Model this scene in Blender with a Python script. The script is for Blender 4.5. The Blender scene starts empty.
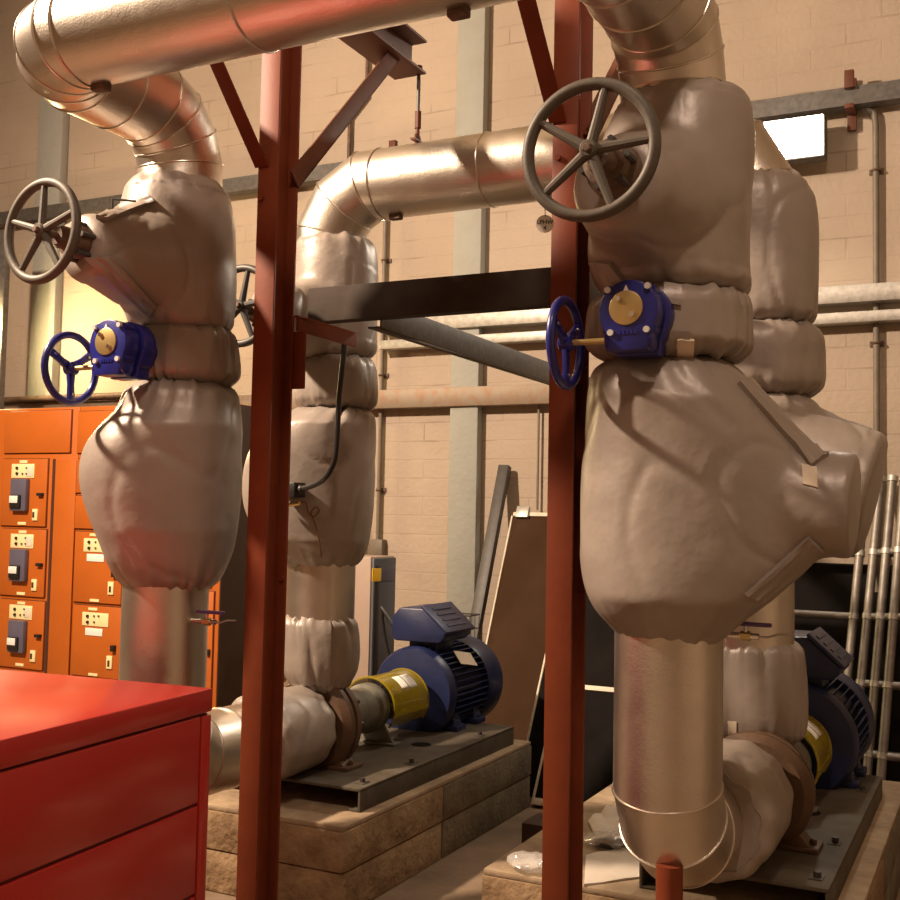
import bpy, bmesh, math, random
from mathutils import Vector, Matrix, noise
from mathutils.bvhtree import BVHTree
random.seed(7)
C = bpy.context.scene.collection
PI = math.pi
cos, sin = math.cos, math.sin
V = Vector

# ------------------------------------------------------------------ camera
F = 1100.0
CZ = 1.65
YAW, PITCH, ROLL = math.radians(26.6), math.radians(3.4), 0.02
f0 = V((-sin(YAW), cos(YAW), 0)); r0 = V((cos(YAW), sin(YAW), 0))
FWD = f0 * cos(PITCH) + V((0, 0, 1)) * sin(PITCH)
up0 = -f0 * sin(PITCH) + V((0, 0, 1)) * cos(PITCH)
RIGHT = r0 * cos(ROLL) + up0 * sin(ROLL)
UP = up0 * cos(ROLL) - r0 * sin(ROLL)
EYE = V((0, 0, CZ))
def ray(px, py): return FWD + RIGHT * ((px - 450) / F) + UP * ((450 - py) / F)
def at_x(px, py, X): r = ray(px, py); return EYE + r * (X / r.x)
def at_y(px, py, Y): r = ray(px, py); return EYE + r * (Y / r.y)
def at_z(px, py, Z): r = ray(px, py); return EYE + r * ((Z - CZ) / r.z)
cam_d = bpy.data.cameras.new('camera'); cam = bpy.data.objects.new('camera', cam_d); C.objects.link(cam)
cam_d.sensor_width = 36; cam_d.lens = F / 900 * 36; cam_d.clip_start = 0.05; cam_d.clip_end = 100
cam.matrix_world = Matrix(((RIGHT.x, UP.x, -FWD.x, 0), (RIGHT.y, UP.y, -FWD.y, 0), (RIGHT.z, UP.z, -FWD.z, CZ), (0, 0, 0, 1)))
bpy.context.scene.camera = cam

# ------------------------------------------------------------------ materials
MATS = {}
def lin(h):
    def f(c): c /= 255; return c / 12.92 if c <= .04045 else ((c + .055) / 1.055) ** 2.4
    return (f(h[0]), f(h[1]), f(h[2]), 1)
def pm(name, col, rough=.5, metal=0., var=.12, scale=6., bump=0., bscale=80., col2=None, spec=.5, coat=0., rvar=0., bump2=0., b2scale=8., thr=None, trans=0.):
    """noise-varied principled material; col in linear rgb"""
    m = bpy.data.materials.new(name); m.use_nodes = True
    nt = m.node_tree; N = nt.nodes; L = nt.links
    bs = N['Principled BSDF']
    tc = N.new('ShaderNodeTexCoord')
    nz = N.new('ShaderNodeTexNoise'); nz.inputs['Scale'].default_value = scale; nz.inputs['Detail'].default_value = 6; nz.inputs['Roughness'].default_value = .6
    L.new(tc.outputs['Object'], nz.inputs['Vector'])
    rp = N.new('ShaderNodeValToRGB')
    c1 = tuple(max(0, x * (1 - var)) for x in col[:3]) + (1,)
    c2 = (col2[:3] + (1,)) if col2 else tuple(min(1, x * (1 + var)) for x in col[:3]) + (1,)
    lo, hi = thr or (.3, .7)
    rp.color_ramp.elements[0].position = lo; rp.color_ramp.elements[1].position = hi
    rp.color_ramp.elements[0].color = c1; rp.color_ramp.elements[1].color = c2
    L.new(nz.outputs['Fac'], rp.inputs['Fac']); L.new(rp.outputs['Color'], bs.inputs['Base Color'])
    bs.inputs['Roughness'].default_value = rough; bs.inputs['Metallic'].default_value = metal
    bs.inputs['Specular IOR Level'].default_value = spec
    bs.inputs['Coat Weight'].default_value = coat; bs.inputs['Coat Roughness'].default_value = .15
    if trans: bs.inputs['Transmission Weight'].default_value = trans
    if rvar:
        mr = N.new('ShaderNodeMapRange'); mr.inputs['To Min'].default_value = rough - rvar; mr.inputs['To Max'].default_value = rough + rvar
        L.new(nz.outputs['Fac'], mr.inputs['Value']); L.new(mr.outputs['Result'], bs.inputs['Roughness'])
    last = None
    for st, sc in ((bump2, b2scale), (bump, bscale)):
        if not st: continue
        n2 = N.new('ShaderNodeTexNoise'); n2.inputs['Scale'].default_value = sc; n2.inputs['Detail'].default_value = 3
        L.new(tc.outputs['Object'], n2.inputs['Vector'])
        b = N.new('ShaderNodeBump'); b.inputs['Strength'].default_value = st; b.inputs['Distance'].default_value = .6 / sc
        L.new(n2.outputs['Fac'], b.inputs['Height'])
        if last: L.new(last.outputs['Normal'], b.inputs['Normal'])
        last = b
    if last: L.new(last.outputs['Normal'], bs.inputs['Normal'])
    MATS[name] = m
    return m
def brick_mat(name, axis, c1, c2, cm, bw=.46, rh=.15, ms=.007, dirt=(.35, .30, .24)):
    m = bpy.data.materials.new(name); m.use_nodes = True
    nt = m.node_tree; N = nt.nodes; L = nt.links; bs = N['Principled BSDF']
    tc = N.new('ShaderNodeTexCoord'); sp = N.new('ShaderNodeSeparateXYZ'); cb = N.new('ShaderNodeCombineXYZ')
    L.new(tc.outputs['Object'], sp.inputs[0])
    # wobble so courses look hand laid under paint
    nw = N.new('ShaderNodeTexNoise'); nw.inputs['Scale'].default_value = 3.; L.new(tc.outputs['Object'], nw.inputs['Vector'])
    ma = N.new('ShaderNodeMath'); ma.operation = 'MULTIPLY_ADD'; ma.inputs[1].default_value = .02; L.new(nw.outputs['Fac'], ma.inputs[0]); L.new(sp.outputs['Z'], ma.inputs[2])
    L.new(sp.outputs[axis], cb.inputs[0]); L.new(ma.outputs[0], cb.inputs[1])
    br = N.new('ShaderNodeTexBrick'); L.new(cb.outputs[0], br.inputs['Vector'])
    br.inputs['Scale'].default_value = 1; br.inputs['Brick Width'].default_value = bw; br.inputs['Row Height'].default_value = rh
    br.inputs['Mortar Size'].default_value = ms; br.inputs['Mortar Smooth'].default_value = .4
    br.inputs['Color1'].default_value = c1; br.inputs['Color2'].default_value = c2; br.inputs['Mortar'].default_value = cm
    # the paint bridges most joints: only parts of the mortar stay open
    ng = N.new('ShaderNodeTexNoise'); ng.inputs['Scale'].default_value = 2.3; ng.inputs['Detail'].default_value = 5; L.new(tc.outputs['Object'], ng.inputs['Vector'])
    rg = N.new('ShaderNodeValToRGB'); rg.color_ramp.elements[0].position = .52; rg.color_ramp.elements[1].position = .72; L.new(ng.outputs['Fac'], rg.inputs['Fac'])
    mx = N.new('ShaderNodeMixRGB'); mx.inputs['Color1'].default_value = c1
    mm = N.new('ShaderNodeMath'); mm.operation = 'MULTIPLY'; L.new(br.outputs['Fac'], mm.inputs[0]); L.new(rg.outputs['Color'], mm.inputs[1])
    nb = N.new('ShaderNodeTexNoise'); nb.inputs['Scale'].default_value = 1.1; nb.inputs['Detail'].default_value = 8; L.new(tc.outputs['Object'], nb.inputs['Vector'])
    rb = N.new('ShaderNodeValToRGB'); rb.color_ramp.elements[0].position = .35; rb.color_ramp.elements[1].position = .7
    rb.color_ramp.elements[0].color = c1; rb.color_ramp.elements[1].color = c2; L.new(nb.outputs['Fac'], rb.inputs['Fac'])
    L.new(mm.outputs[0], mx.inputs['Fac']); L.new(rb.outputs['Color'], mx.inputs['Color1']); mx.inputs['Color2'].default_value = cm
    # grime streaks
    nd = N.new('ShaderNodeTexNoise'); nd.inputs['Scale'].default_value = 5.; nd.inputs['Detail'].default_value = 9; nd.inputs['Roughness'].default_value = .7; L.new(tc.outputs['Object'], nd.inputs['Vector'])
    rd = N.new('ShaderNodeValToRGB'); rd.color_ramp.elements[0].position = .6; rd.color_ramp.elements[1].position = .85
    rd.color_ramp.elements[1].color = (.5, .5, .5, 1); L.new(nd.outputs['Fac'], rd.inputs['Fac'])
    m2 = N.new('ShaderNodeMixRGB'); L.new(rd.outputs['Color'], m2.inputs['Fac']); L.new(mx.outputs[0], m2.inputs['Color1']); m2.inputs['Color2'].default_value = dirt + (1,)
    L.new(m2.outputs[0], bs.inputs['Base Color'])
    bs.inputs['Roughness'].default_value = .75
    inv = N.new('ShaderNodeMath'); inv.operation = 'MULTIPLY_ADD'; inv.inputs[1].default_value = -.6; L.new(br.outputs['Fac'], inv.inputs[0])
    nf = N.new('ShaderNodeTexNoise'); nf.inputs['Scale'].default_value = 25.; nf.inputs['Detail'].default_value = 4; L.new(tc.outputs['Object'], nf.inputs['Vector']); L.new(nf.outputs['Fac'], inv.inputs[2])
    b = N.new('ShaderNodeBump'); b.inputs['Strength'].default_value = .35; b.inputs['Distance'].default_value = .015
    L.new(inv.outputs[0], b.inputs['Height']); L.new(b.outputs['Normal'], bs.inputs['Normal'])
    MATS[name] = m; return m
def emit(name, col, st):
    m = bpy.data.materials.new(name); m.use_nodes = True
    bs = m.node_tree.nodes['Principled BSDF']
    bs.inputs['Base Color'].default_value = col + (1,); bs.inputs['Emission Color'].default_value = col + (1,); bs.inputs['Emission Strength'].default_value = st
    MATS[name] = m; return m

M_PIPE = pm('aluminium cladding', (.66, .60, .52), .36, 1., .06, 4, .22, 150, rvar=.05, bump2=.05, b2scale=9)
M_BEAD = pm('cladding bead', (.66, .60, .52), .3, 1., .05)
M_JKT = pm('insulation jacket cloth', (.30, .255, .218), .42, .15, .08, 5, .10, 260, spec=.6, rvar=.05, bump2=.09, b2scale=8)
M_JKT2 = pm('insulation jacket flap cloth', (.30, .255, .218), .42, .15, .08, 7, .10, 260, spec=.6, bump2=.12, b2scale=12)
M_CORD = pm('drawstring cord', (.07, .06, .05), .8)
M_LABEL = pm('cream label', (.72, .62, .48), .6, var=.06, scale=40)
M_WHITE = pm('white label', (.80, .78, .72), .6, var=.03)
M_INK = pm('dark ink', (.05, .045, .04), .7)
M_REDOX = pm('red oxide paint', (.16, .033, .011), .55, 0, .12, 7, .05, 60, spec=.25)
M_RUSTB = pm('brown primer steel', (.11, .036, .018), .6, 0, .2, 9, .08, 50, spec=.3)
M_REDCAB = pm('glossy red enamel', (.38, .019, .015), .30, 0, .03, 3, .04, 220, spec=.5, coat=.25)
M_CABGAP = pm('shadow gap lining', (.10, .008, .006), .7)
M_BLUE = pm('blue valve enamel', (.012, .014, .17), .33, 0, .12, 14, .05, 40, coat=.2)
M_MOTOR = pm('blue motor paint', (.010, .017, .065), .4, 0, .18, 12, .05, 50)
M_BRASS = pm('brass plate', (.62, .46, .20), .35, .8, .06)
M_ZINC = pm('zinc bolt', (.62, .60, .57), .4, .2, .05)
M_CHROME = pm('bright steel', (.75, .72, .68), .22, 1., .05)
M_IRON = pm('hand wheel grey iron', (.082, .068, .05), .55, .1, .15, 20, .08, 70)
M_DIRON = pm('dark iron', (.05, .045, .04), .5, .2, .2, 20)
M_BONNET = pm('rusty bonnet iron', (.12, .075, .05), .65, .2, .4, 30, .2, 60)
M_GALV = pm('galvanised steel', (.42, .40, .36), .45, .65, .22, 22, .05, 60)
M_DGALV = pm('weathered galvanised steel', (.105, .096, .086), .55, .4, .28, 26, .08, 60)
M_RUSTG = pm('rust-spotted galvanised trunking', (.34, .27, .19), .55, .25, .3, 14, .05, 60, col2=(.24, .12, .05), thr=(.45, .75))
M_BEAMG = pm('dark grey steel beam', (.045, .035, .028), .75, 0, .2, 8, .05, 50, spec=.12)
M_ORANGE = pm('orange switchgear paint', (.44, .108, .011), .45, 0, .07, 3, .03, 120)
M_ORGAP = pm('switchgear gap', (.05, .015, .006), .8)
M_CREAM = pm('cream indicator plate', (.85, .72, .38), .5, var=.04)
M_ISO = pm('blue grey isolator', (.10, .095, .135), .4, 0, .1)
M_BLACK = pm('black plastic', (.015, .014, .014), .4)
M_CONC = pm('stained concrete block', (.25, .14, .06), .85, 0, .45, 5, .5, 45, col2=(.38, .26, .14), bump2=.3, b2scale=12)
M_CONCG = pm('grey concrete block', (.14, .11, .07), .85, 0, .3, 6, .5, 45, col2=(.21, .17, .11), bump2=.2, b2scale=12)
M_SCREED = pm('concrete screed top', (.28, .19, .11), .8, 0, .3, 7, .3, 50, col2=(.40, .30, .19))
M_BASE = pm('grimy base plate paint', (.075, .052, .030), .65, .0, .3, 7, .08, 50, col2=(.105, .092, .07), spec=.3)
M_PUMP = pm('brown pump casing', (.10, .055, .03), .55, .1, .2, 12, .1, 40)
M_PUMPG = pm('grey green bearing frame', (.15, .14, .11), .5, .2, .35, 14, .1, 40)
M_COND = pm('painted conduit', (.17, .14, .105), .55, .1, .15, 12)
M_FLOOR = pm('worn concrete floor', (.17, .115, .072), .75, 0, .3, 2.5, .15, 30, col2=(.25, .175, .11))
M_PILAST = pm('pale grey pilaster paint', (.37, .38, .34), .75, 0, .14, 5, .2, 25, col2=(.30, .30, .26))
M_CEIL = pm('ceiling paint', (.55, .48, .38), .8)
M_BOARD = pm('brown hardboard', (.052, .027, .014), .9, 0, .1, 5, .03, 90, spec=.08)
M_DBOARD = pm('black panel', (.010, .008, .007), .85, 0, .3, 6, spec=.08)
M_ALU = pm('worn aluminium tube', (.24, .22, .195), .5, .75, .2, 18, .05, 50)
M_WOODW = pm('white painted timber', (.66, .58, .45), .6, 0, .15, 12)
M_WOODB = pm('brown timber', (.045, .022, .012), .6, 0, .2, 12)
M_UPSS = pm('beige cabinet side', (.36, .27, .21), .5, 0, .05)
M_UPSF = pm('slate cabinet front', (.085, .095, .115), .4, 0, .08)
M_YELL = pm('yellow display', (.85, .52, .02), .4, var=.02)
M_PAPER = pm('paper', (.62, .55, .46), .7, var=.06, scale=10)
M_PURPLE = pm('purple lever', (.10, .05, .16), .4)
M_COPPER = pm('copper wire', (.22, .10, .05), .4, .6)
M_WALLB = brick_mat('painted brick back', 'X', (.42, .34, .26, 1), (.35, .28, .21, 1), (.24, .18, .13, 1))
M_WALLS = brick_mat('painted brick side', 'Y', (.42, .34, .26, 1), (.35, .28, .21, 1), (.24, .18, .13, 1))
M_LAMP = emit('lit lamp lens', (1., .93, .80), 14.)
# clear yellow guard and clear plastic
def clear(name, col, rough, alpha):
    m = bpy.data.materials.new(name); m.use_nodes = True
    nt = m.node_tree; N = nt.nodes; L = nt.links; bs = N['Principled BSDF']
    tc = N.new('ShaderNodeTexCoord'); nz = N.new('ShaderNodeTexNoise'); nz.inputs['Scale'].default_value = 18; L.new(tc.outputs['Object'], nz.inputs['Vector'])
    mr = N.new('ShaderNodeMapRange'); mr.inputs['To Min'].default_value = alpha * .8; mr.inputs['To Max'].default_value = min(1, alpha * 1.2)
    L.new(nz.outputs['Fac'], mr.inputs['Value']); L.new(mr.outputs['Result'], bs.inputs['Alpha'])
    bs.inputs['Base Color'].default_value = col + (1,); bs.inputs['Roughness'].default_value = rough; bs.inputs['Specular IOR Level'].default_value = .8
    MATS[name] = m; return m
M_GUARD = clear('yellow translucent guard', (.36, .27, .008), .12, .62)
M_FILM = clear('clear plastic film', (.75, .72, .68), .15, .38)

# ------------------------------------------------------------------ mesh builder
class MB:
    def __init__(s): s.v = []; s.f = []
    def add(s, vs, fs):
        o = len(s.v); s.v += [V(p) for p in vs]; s.f += [tuple(o + i for i in f) for f in fs]; return s
    def box(s, lo, hi, R=None, c=None):
        x0, y0, z0 = lo; x1, y1, z1 = hi
        vs = [V(p) for p in ((x0,y0,z0),(x1,y0,z0),(x1,y1,z0),(x0,y1,z0),(x0,y0,z1),(x1,y0,z1),(x1,y1,z1),(x0,y1,z1))]
        if R is not None: vs = [R @ p + (V(c) if c is not None else V()) for p in vs]
        return s.add(vs, [(0,3,2,1),(4,5,6,7),(0,1,5,4),(1,2,6,5),(2,3,7,6),(3,0,4,7)])
    def loft(s, rings, cap0=True, cap1=True):
        n = len(rings[0]); o = len(s.v)
        for r in rings: s.v += [V(p) for p in r]
        for i in range(len(rings) - 1):
            for j in range(n):
                k = (j + 1) % n
                s.f.append((o + i*n + j, o + i*n + k, o + (i+1)*n + k, o + (i+1)*n + j))
        if cap0: s.f.append(tuple(o + j for j in range(n - 1, -1, -1)))
        if cap1: s.f.append(tuple(o + (len(rings)-1)*n + j for j in range(n)))
        return s
    def sweep(s, path, r, n=40, cap=True, closed=False):
        """circular tube along a polyline with mitred joints"""
        P = [V(p) for p in path]; m = len(P)
        rr = r if isinstance(r, (list, tuple)) else [r] * m
        d = [(P[i+1] - P[i]).normalized() for i in range(m - 1)]
        a = V((0,0,1)) if abs(d[0].z) < .9 else V((1,0,0))
        u = (a - d[0] * a.dot(d[0])).normalized(); w = d[0].cross(u)
        rings = []
        for i in range(m):
            if i == 0: di = d[0]; nrm = d[0]
            elif i == m - 1: di = d[-1]; nrm = d[-1]
            else: di = d[i-1]; nrm = (d[i-1] + d[i]).normalized()
            ring = []
            for k in range(n):
                t = 2*PI*k/n
                o = (u * cos(t) + w * sin(t)) * rr[i]
                ring.append(P[i] + o - di * (o.dot(nrm) / di.dot(nrm)))
            rings.append(ring)
            if 0 < i < m - 1:
                q = d[i-1].rotation_difference(d[i]); u = q @ u; w = q @ w
        return s.loft(rings, cap, cap)
    def cyl(s, p0, p1, r0, r1=None, n=24, cap=True):
        return s.sweep([p0, p1], [r0, r0 if r1 is None else r1], n, cap)
    def lathe(s, c, ax, prof, n=40, cap=True):
        ax = V(ax).normalized(); a = V((0,0,1)) if abs(ax.z) < .9 else V((1,0,0))
        u = (a - ax * a.dot(ax)).normalized(); w = ax.cross(u)
        return s.loft([[V(c) + ax*t + (u*cos(2*PI*k/n) + w*sin(2*PI*k/n))*r for k in range(n)] for t, r in prof], cap, cap)
    def prism(s, poly, o, u, w, depth):
        """poly in (u,w) coordinates from o, extruded along u x w by depth"""
        u = V(u); w = V(w); nn = u.cross(w).normalized() * depth; o = V(o); n = len(poly)
        a = [o + u*p[0] + w*p[1] for p in poly]
        return s.loft([a, [p + nn for p in a]])
    def torus(s, c, ax, R, r, nR=48, nr=12, jig=None):
        ax = V(ax).normalized(); a = V((0,0,1)) if abs(ax.z) < .9 else V((1,0,0))
        u = (a - ax * a.dot(ax)).normalized(); w = ax.cross(u); c = V(c)
        rings = []
        for i in range(nR + 1):
            t = 2*PI*i/nR; rad = u*cos(t) + w*sin(t)
            rings.append([c + rad*(R + r*cos(2*PI*k/nr)) + ax*(r*sin(2*PI*k/nr)) for k in range(nr)])
        return s.loft(rings, False, False)
    def build(s, name, mat, parent=None, origin=None, bevel=0., angle=32, smooth=True, seg=2):
        me = bpy.data.meshes.new(name)
        off = V(origin) if origin is not None else V()
        if parent is not None:
            p = parent
            while p is not None: off = off + p.location; p = p.parent
        me.from_pydata([p - off for p in s.v], [], s.f)
        bm = bmesh.new(); bm.from_mesh(me)
        bmesh.ops.remove_doubles(bm, verts=bm.verts, dist=1e-5)
        bmesh.ops.recalc_face_normals(bm, faces=bm.faces)
        if bevel:
            es = [e for e in bm.edges if len(e.link_faces) == 2 and e.calc_face_angle(0) > .5]
            bmesh.ops.bevel(bm, geom=es, offset=bevel, segments=seg, affect='EDGES', profile=.5, clamp_overlap=True)
        bm.to_mesh(me); bm.free()
        if smooth:
            for p in me.polygons: p.use_smooth = True
            me.set_sharp_from_angle(angle=math.radians(angle))
        o = bpy.data.objects.new(name, me); C.objects.link(o)
        if origin is not None: o.location = origin
        if parent is not None: o.parent = parent
        me.materials.append(mat)
        return o
def tag(o, label, cat, group=None):
    o['label'] = label; o['category'] = cat
    if group: o['group'] = group
    return o
def thing(name, label, cat, loc, group=None):
    o = bpy.data.objects.new(name, None); C.objects.link(o); o.location = loc; o.empty_display_size = .1
    return tag(o, label, cat, group)
def struct(o): o['kind'] = 'structure'; return o

def elbow(a, d0, d1, R, n=3):
    """mitre points of a bend that starts at a heading d0 and leaves heading d1 (perpendicular)"""
    a = V(a); d0 = V(d0); d1 = V(d1); c = a + d1 * R
    pts = []
    # polygonal bend: vertices on the circumscribed polygon so end tangents are kept
    k = 1 / cos(PI / 4 / n)
    for i in range(n):
        t = (i + .5) * PI / 2 / n
        pts.append(c - d1 * (R * k * cos(t)) + d0 * (R * k * sin(t)))
    return pts
def bead(mb, p, d, r, w=.004):
    d = V(d).normalized()
    return mb.torus(p, d, r + .0015, w, 48, 8)

# ------------------------------------------------------------------ room
WY = 7.8
X0, X1, Y0, ZC = -11.0, 3.2, -2.5, 7.0
def slab(name, lo, hi, mat):
    m = MB().box(lo, hi); return struct(m.build(name, mat, smooth=False))
slab('floor', (X0-.2, Y0-.2, -.12), (X1+.2, WY+.2, 0), M_FLOOR)
slab('ceiling', (X0-.2, Y0-.2, ZC), (X1+.2, WY+.2, ZC+.12), M_CEIL)
slab('wall_back', (X0, WY, 0), (X1, WY+.2, ZC), M_WALLB)
slab('wall_left', (X0-.2, Y0, 0), (X0, WY, ZC), M_WALLS)
slab('wall_right', (X1, Y0, 0), (X1+.2, WY, ZC), M_WALLS)
slab('wall_front', (X0, Y0-.2, 0), (X1, Y0, ZC), M_WALLB)

def pilaster(n, pxl, pxr, py, z0=0, dep=.10):
    a = at_y(pxl, py, WY - dep).x; b = at_y(pxr, py, WY - dep).x
    m = MB().box((a, WY - dep, z0), (b, WY, ZC)); struct(m.build('trim_%d' % n, M_PILAST, bevel=.012))
pilaster(1, 37, 61, 150)
pilaster(2, 453, 481, 240)

# ------------------------------------------------------------------ wall services
def xspan(p0, p1, Y): return at_y(p0[0], p0[1], Y), at_y(p1[0], p1[1], Y)
# upper channel tray
z_t = (at_y(805, 94, WY-.12).z + at_y(233, 192, WY-.12).z) / 2
z_t = at_y(805, 94, WY-.15).z
tray = thing('cable_tray', 'dark galvanised cable tray running high along the brick wall behind the lamp', 'cable tray', (-3, WY, z_t))
m = MB(); x_a, x_b = X0 + .3, X1 - .05
m.box((x_a, WY-.165, z_t-.125), (x_b, WY-.155, z_t)); m.box((x_a, WY-.155, z_t-.125), (x_b, WY-.045, z_t-.117)); m.box((x_a, WY-.052, z_t-.117), (x_b, WY-.045, z_t-.02))
m.build('tray_channel', M_DGALV, tray)
for px, py in ((850, 100), (395, 170), (280, 190)):
    x = at_y(px, py, WY-.15).x
    b = MB(); b.box((x-.03, WY-.05, z_t-.26), (x+.03, WY-.022, z_t+.10)); b.box((x-.03, WY-.20, z_t-.155), (x+.03, WY-.022, z_t-.126)); b.box((x-.03, WY-.21, z_t-.02), (x+.03, WY-.166, z_t+.10))
    b.build('tray_bracket', M_RUSTB, tray, bevel=.003)
# rusty trunking
zr = at_y(550, 384, WY-.1).z
o = MB().box((X0+.1, WY-.13, zr-.15), (at_y(600, 384, WY-.1).x, WY-.022, zr)).build('cable_trunking', M_RUSTG, origin=(-4, WY, zr-.15), bevel=.004)
tag(o, 'rust-spotted trunking running level along the wall just above the orange switchgear', 'cable trunking')
o = MB().cyl((X0+.2, WY-.19, zr+.035), (at_y(228, 385, WY-.2).x, WY-.19, zr+.035), .028).cyl((X0+.2, WY-.115, zr+.03), (at_y(228, 385, WY-.2).x, WY-.115, zr+.03), .028).build('service_pipe', M_BONNET, origin=(-7, WY-.15, zr))
tag(o, 'pair of rusty brown service pipes lying on the wall trunking above the switchgear', 'pipe')
# bright trunking pair at right and its run behind the beam
for (pa, pb, pc, nm, lab) in (((818, 297), (902, 288), 18, 'cable_trunking', 'upper bright galvanised trunking on the wall right of the pipework'),
                         ((818, 320), (902, 312), 11, 'cable_trunking', 'lower thin galvanised trunking on the wall right of the pipework')):
    p = at_y(*pa, WY-.1); h = pc * 7.2 / F
    o = MB().box((-4.5, WY-.14, p.z-h/2), (X1-.05, WY-.022, p.z+h/2)).build(nm, M_GALV, origin=(-1, WY, p.z), bevel=.004); tag(o, lab, 'cable trunking')

def conduit(name, pts, r, clips, mat, label, boxp=None):
    t = thing(name, label, 'conduit', pts[-1])
    m = MB().sweep(pts, r, 14); m.build('tube', mat, t)
    for p in clips:
        q = MB(); q.box((p.x-.045, WY-.012, p.z-.018), (p.x+.045, WY, p.z+.018)); q.torus((p.x, WY-.045, p.z), (0,0,1), r+.004, .008, 20, 6); q.cyl((p.x, WY-.03, p.z), (p.x, WY, p.z), .012, n=10)
        q.build('clip', M_BONNET, t)
    if boxp is not None:
        q = MB().box((boxp.x-.06, WY-.08, boxp.z-.07), (boxp.x+.06, WY, boxp.z+.07)); q.build('socket_box', M_COND, t, bevel=.006)
    return t
yc = WY - .045
pts = [at_y(387, 222, yc)]; xx = at_y(381, 400, yc).x
b = at_y(378, 548, yc)
conduit('wall_conduit', [V((xx, yc, z_t-.13)), V((xx, yc, b.z))], .017, [V((xx, yc, at_y(386, y, yc).z)) for y in (260, 375, 490)], M_COND, 'thin clipped conduit running down the wall into a small box behind the left riser', V((xx, yc, b.z)))
xx = at_y(876, 220, yc).x
zz = at_y(876, 110, yc).z
conduit('wall_conduit', [V((xx-.09, yc, zz+.02)), V((xx-.04, yc, zz+.015)), V((xx-.008, yc, zz-.03)), V((xx, yc, zz-.1)), V((xx, yc, at_y(874, 410, yc).z - 1.2))], .021, [V((xx, yc, at_y(878, y, yc).z)) for y in (170, 343)], M_COND, 'grey clipped conduit dropping from the tray on the wall at the far right')
p1 = at_y(349, 150, yc); p2 = at_y(350, 118, yc); p3 = at_y(368, 96, yc); p4 = at_y(370, -40, yc)
conduit('wall_conduit', [V((p4.x, yc, p4.z)), V((p4.x, yc, p3.z)), V((p1.x, yc, p2.z)), V((p1.x, yc, p1.z - .9))], .016, [], M_BONNET, 'dark conduit with a dogleg bend on the wall above the left riser bend')
xx = at_y(540, 330, yc).x
conduit('wall_conduit', [V((xx, yc, zr-.15)), V((xx, yc, at_y(537, 510, yc).z))], .009, [], M_COND, 'very thin cable dropping down the wall toward the brown board')

# flood lamp on the wall
lc = at_y(800, 138, WY-.25)
lamp = thing('flood_lamp', 'glowing square floodlight on the wall under the cable tray', 'lamp', lc)
MB().box((lc.x-.27, WY-.24, lc.z-.14), (lc.x+.16, WY-.12, lc.z+.15)).build('housing', M_DGALV, lamp, bevel=.01)
MB().box((lc.x-.26, WY-.262, lc.z-.13), (lc.x+.15, WY-.241, lc.z+.14)).build('lens', M_LAMP, lamp, bevel=.004)
MB().box((lc.x-.10, WY-.13, lc.z-.03), (lc.x, WY, lc.z+.03)).build('wall_bracket', M_DGALV, lamp)

# grey vertical trunk at far left
p = at_y(0, 230, 6.9); q = at_y(9, 300, 6.96)
o = MB().box((q.x-.28, 6.9, 0), (q.x, 6.96, p.z)).build('vertical_trunking', M_DGALV, origin=(q.x-.1, 7., 0), bevel=.006)
tag(o, 'grey brown vertical trunking box rising behind the switchgear beside the left hand wheel', 'cable trunking')

# ------------------------------------------------------------------ switchgear
MY = 6.2
def mx(px, py=520): return at_y(px, py, MY).x
def mz(px, py): return at_y(px, py, MY).z
ztop = mz(100, 406)
def door_rect(t, name, x0, y0, x1, y1, mat=M_ORANGE, dep=.018):
    """a door panel from pixel corners on the cabinet front"""
    c = ((x0+x1)/2, (y0+y1)/2)
    a = at_y(x0, c[1], MY).x; b = at_y(x1, c[1], MY).x; zt = at_y(c[0], y0, MY).z; zb = at_y(c[0], y1, MY).z
    MB().box((a-.005, MY-.003, zb-.005), (b+.005, MY-.0003, zt+.005)).build('door_gap', M_ORGAP, t)
    return MB().box((a, MY-dep, zb), (b, MY-.0031, zt)).build(name, mat, t, bevel=.004)
def plate(t, name, x0, y0, x1, y1, mat, y_front=.018, dep=.006, bevel=.001):
    c = ((x0+x1)/2, (y0+y1)/2)
    a = at_y(x0, c[1], MY).x; b = at_y(x1, c[1], MY).x; zt = at_y(c[0], y0, MY).z; zb = at_y(c[0], y1, MY).z
    return MB().box((a, MY-y_front-dep, zb), (b, MY-y_front, zt)).build(name, mat, t, bevel=bevel)
def knobs(t, pts, r, y_front):
    for (x, y) in pts:
        p = at_y(x, y, MY-y_front)
        MB().cyl((p.x, MY-y_front-.012, p.z), (p.x, MY-y_front, p.z), r, n=14).build('indicator_button', M_BLACK, t)
def bay(label, xa, xb):
    a, b = mx(xa), mx(xb)
    t = thing('switchgear_cabinet', label, 'switchgear cabinet', ((a+b)/2, MY+.3, 0), 'orange switchgear cabinets')
    MB().box((a+.002, MY, .0), (b-.002, MY+.65, ztop)).build('housing', M_ORANGE, t, bevel=.006)
    return t
B1 = bay('orange switchgear cabinet with blue grey isolators on its stacked doors', -14, 75.5)
door_rect(B1, 'top_panel', 6, 411, 72, 453)
d_ = [(3, 459, 48, 526), (2, 529, 46.5, 596), (0.5, 600, 45, 668), (-2, 672, 43, 738)]
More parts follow.
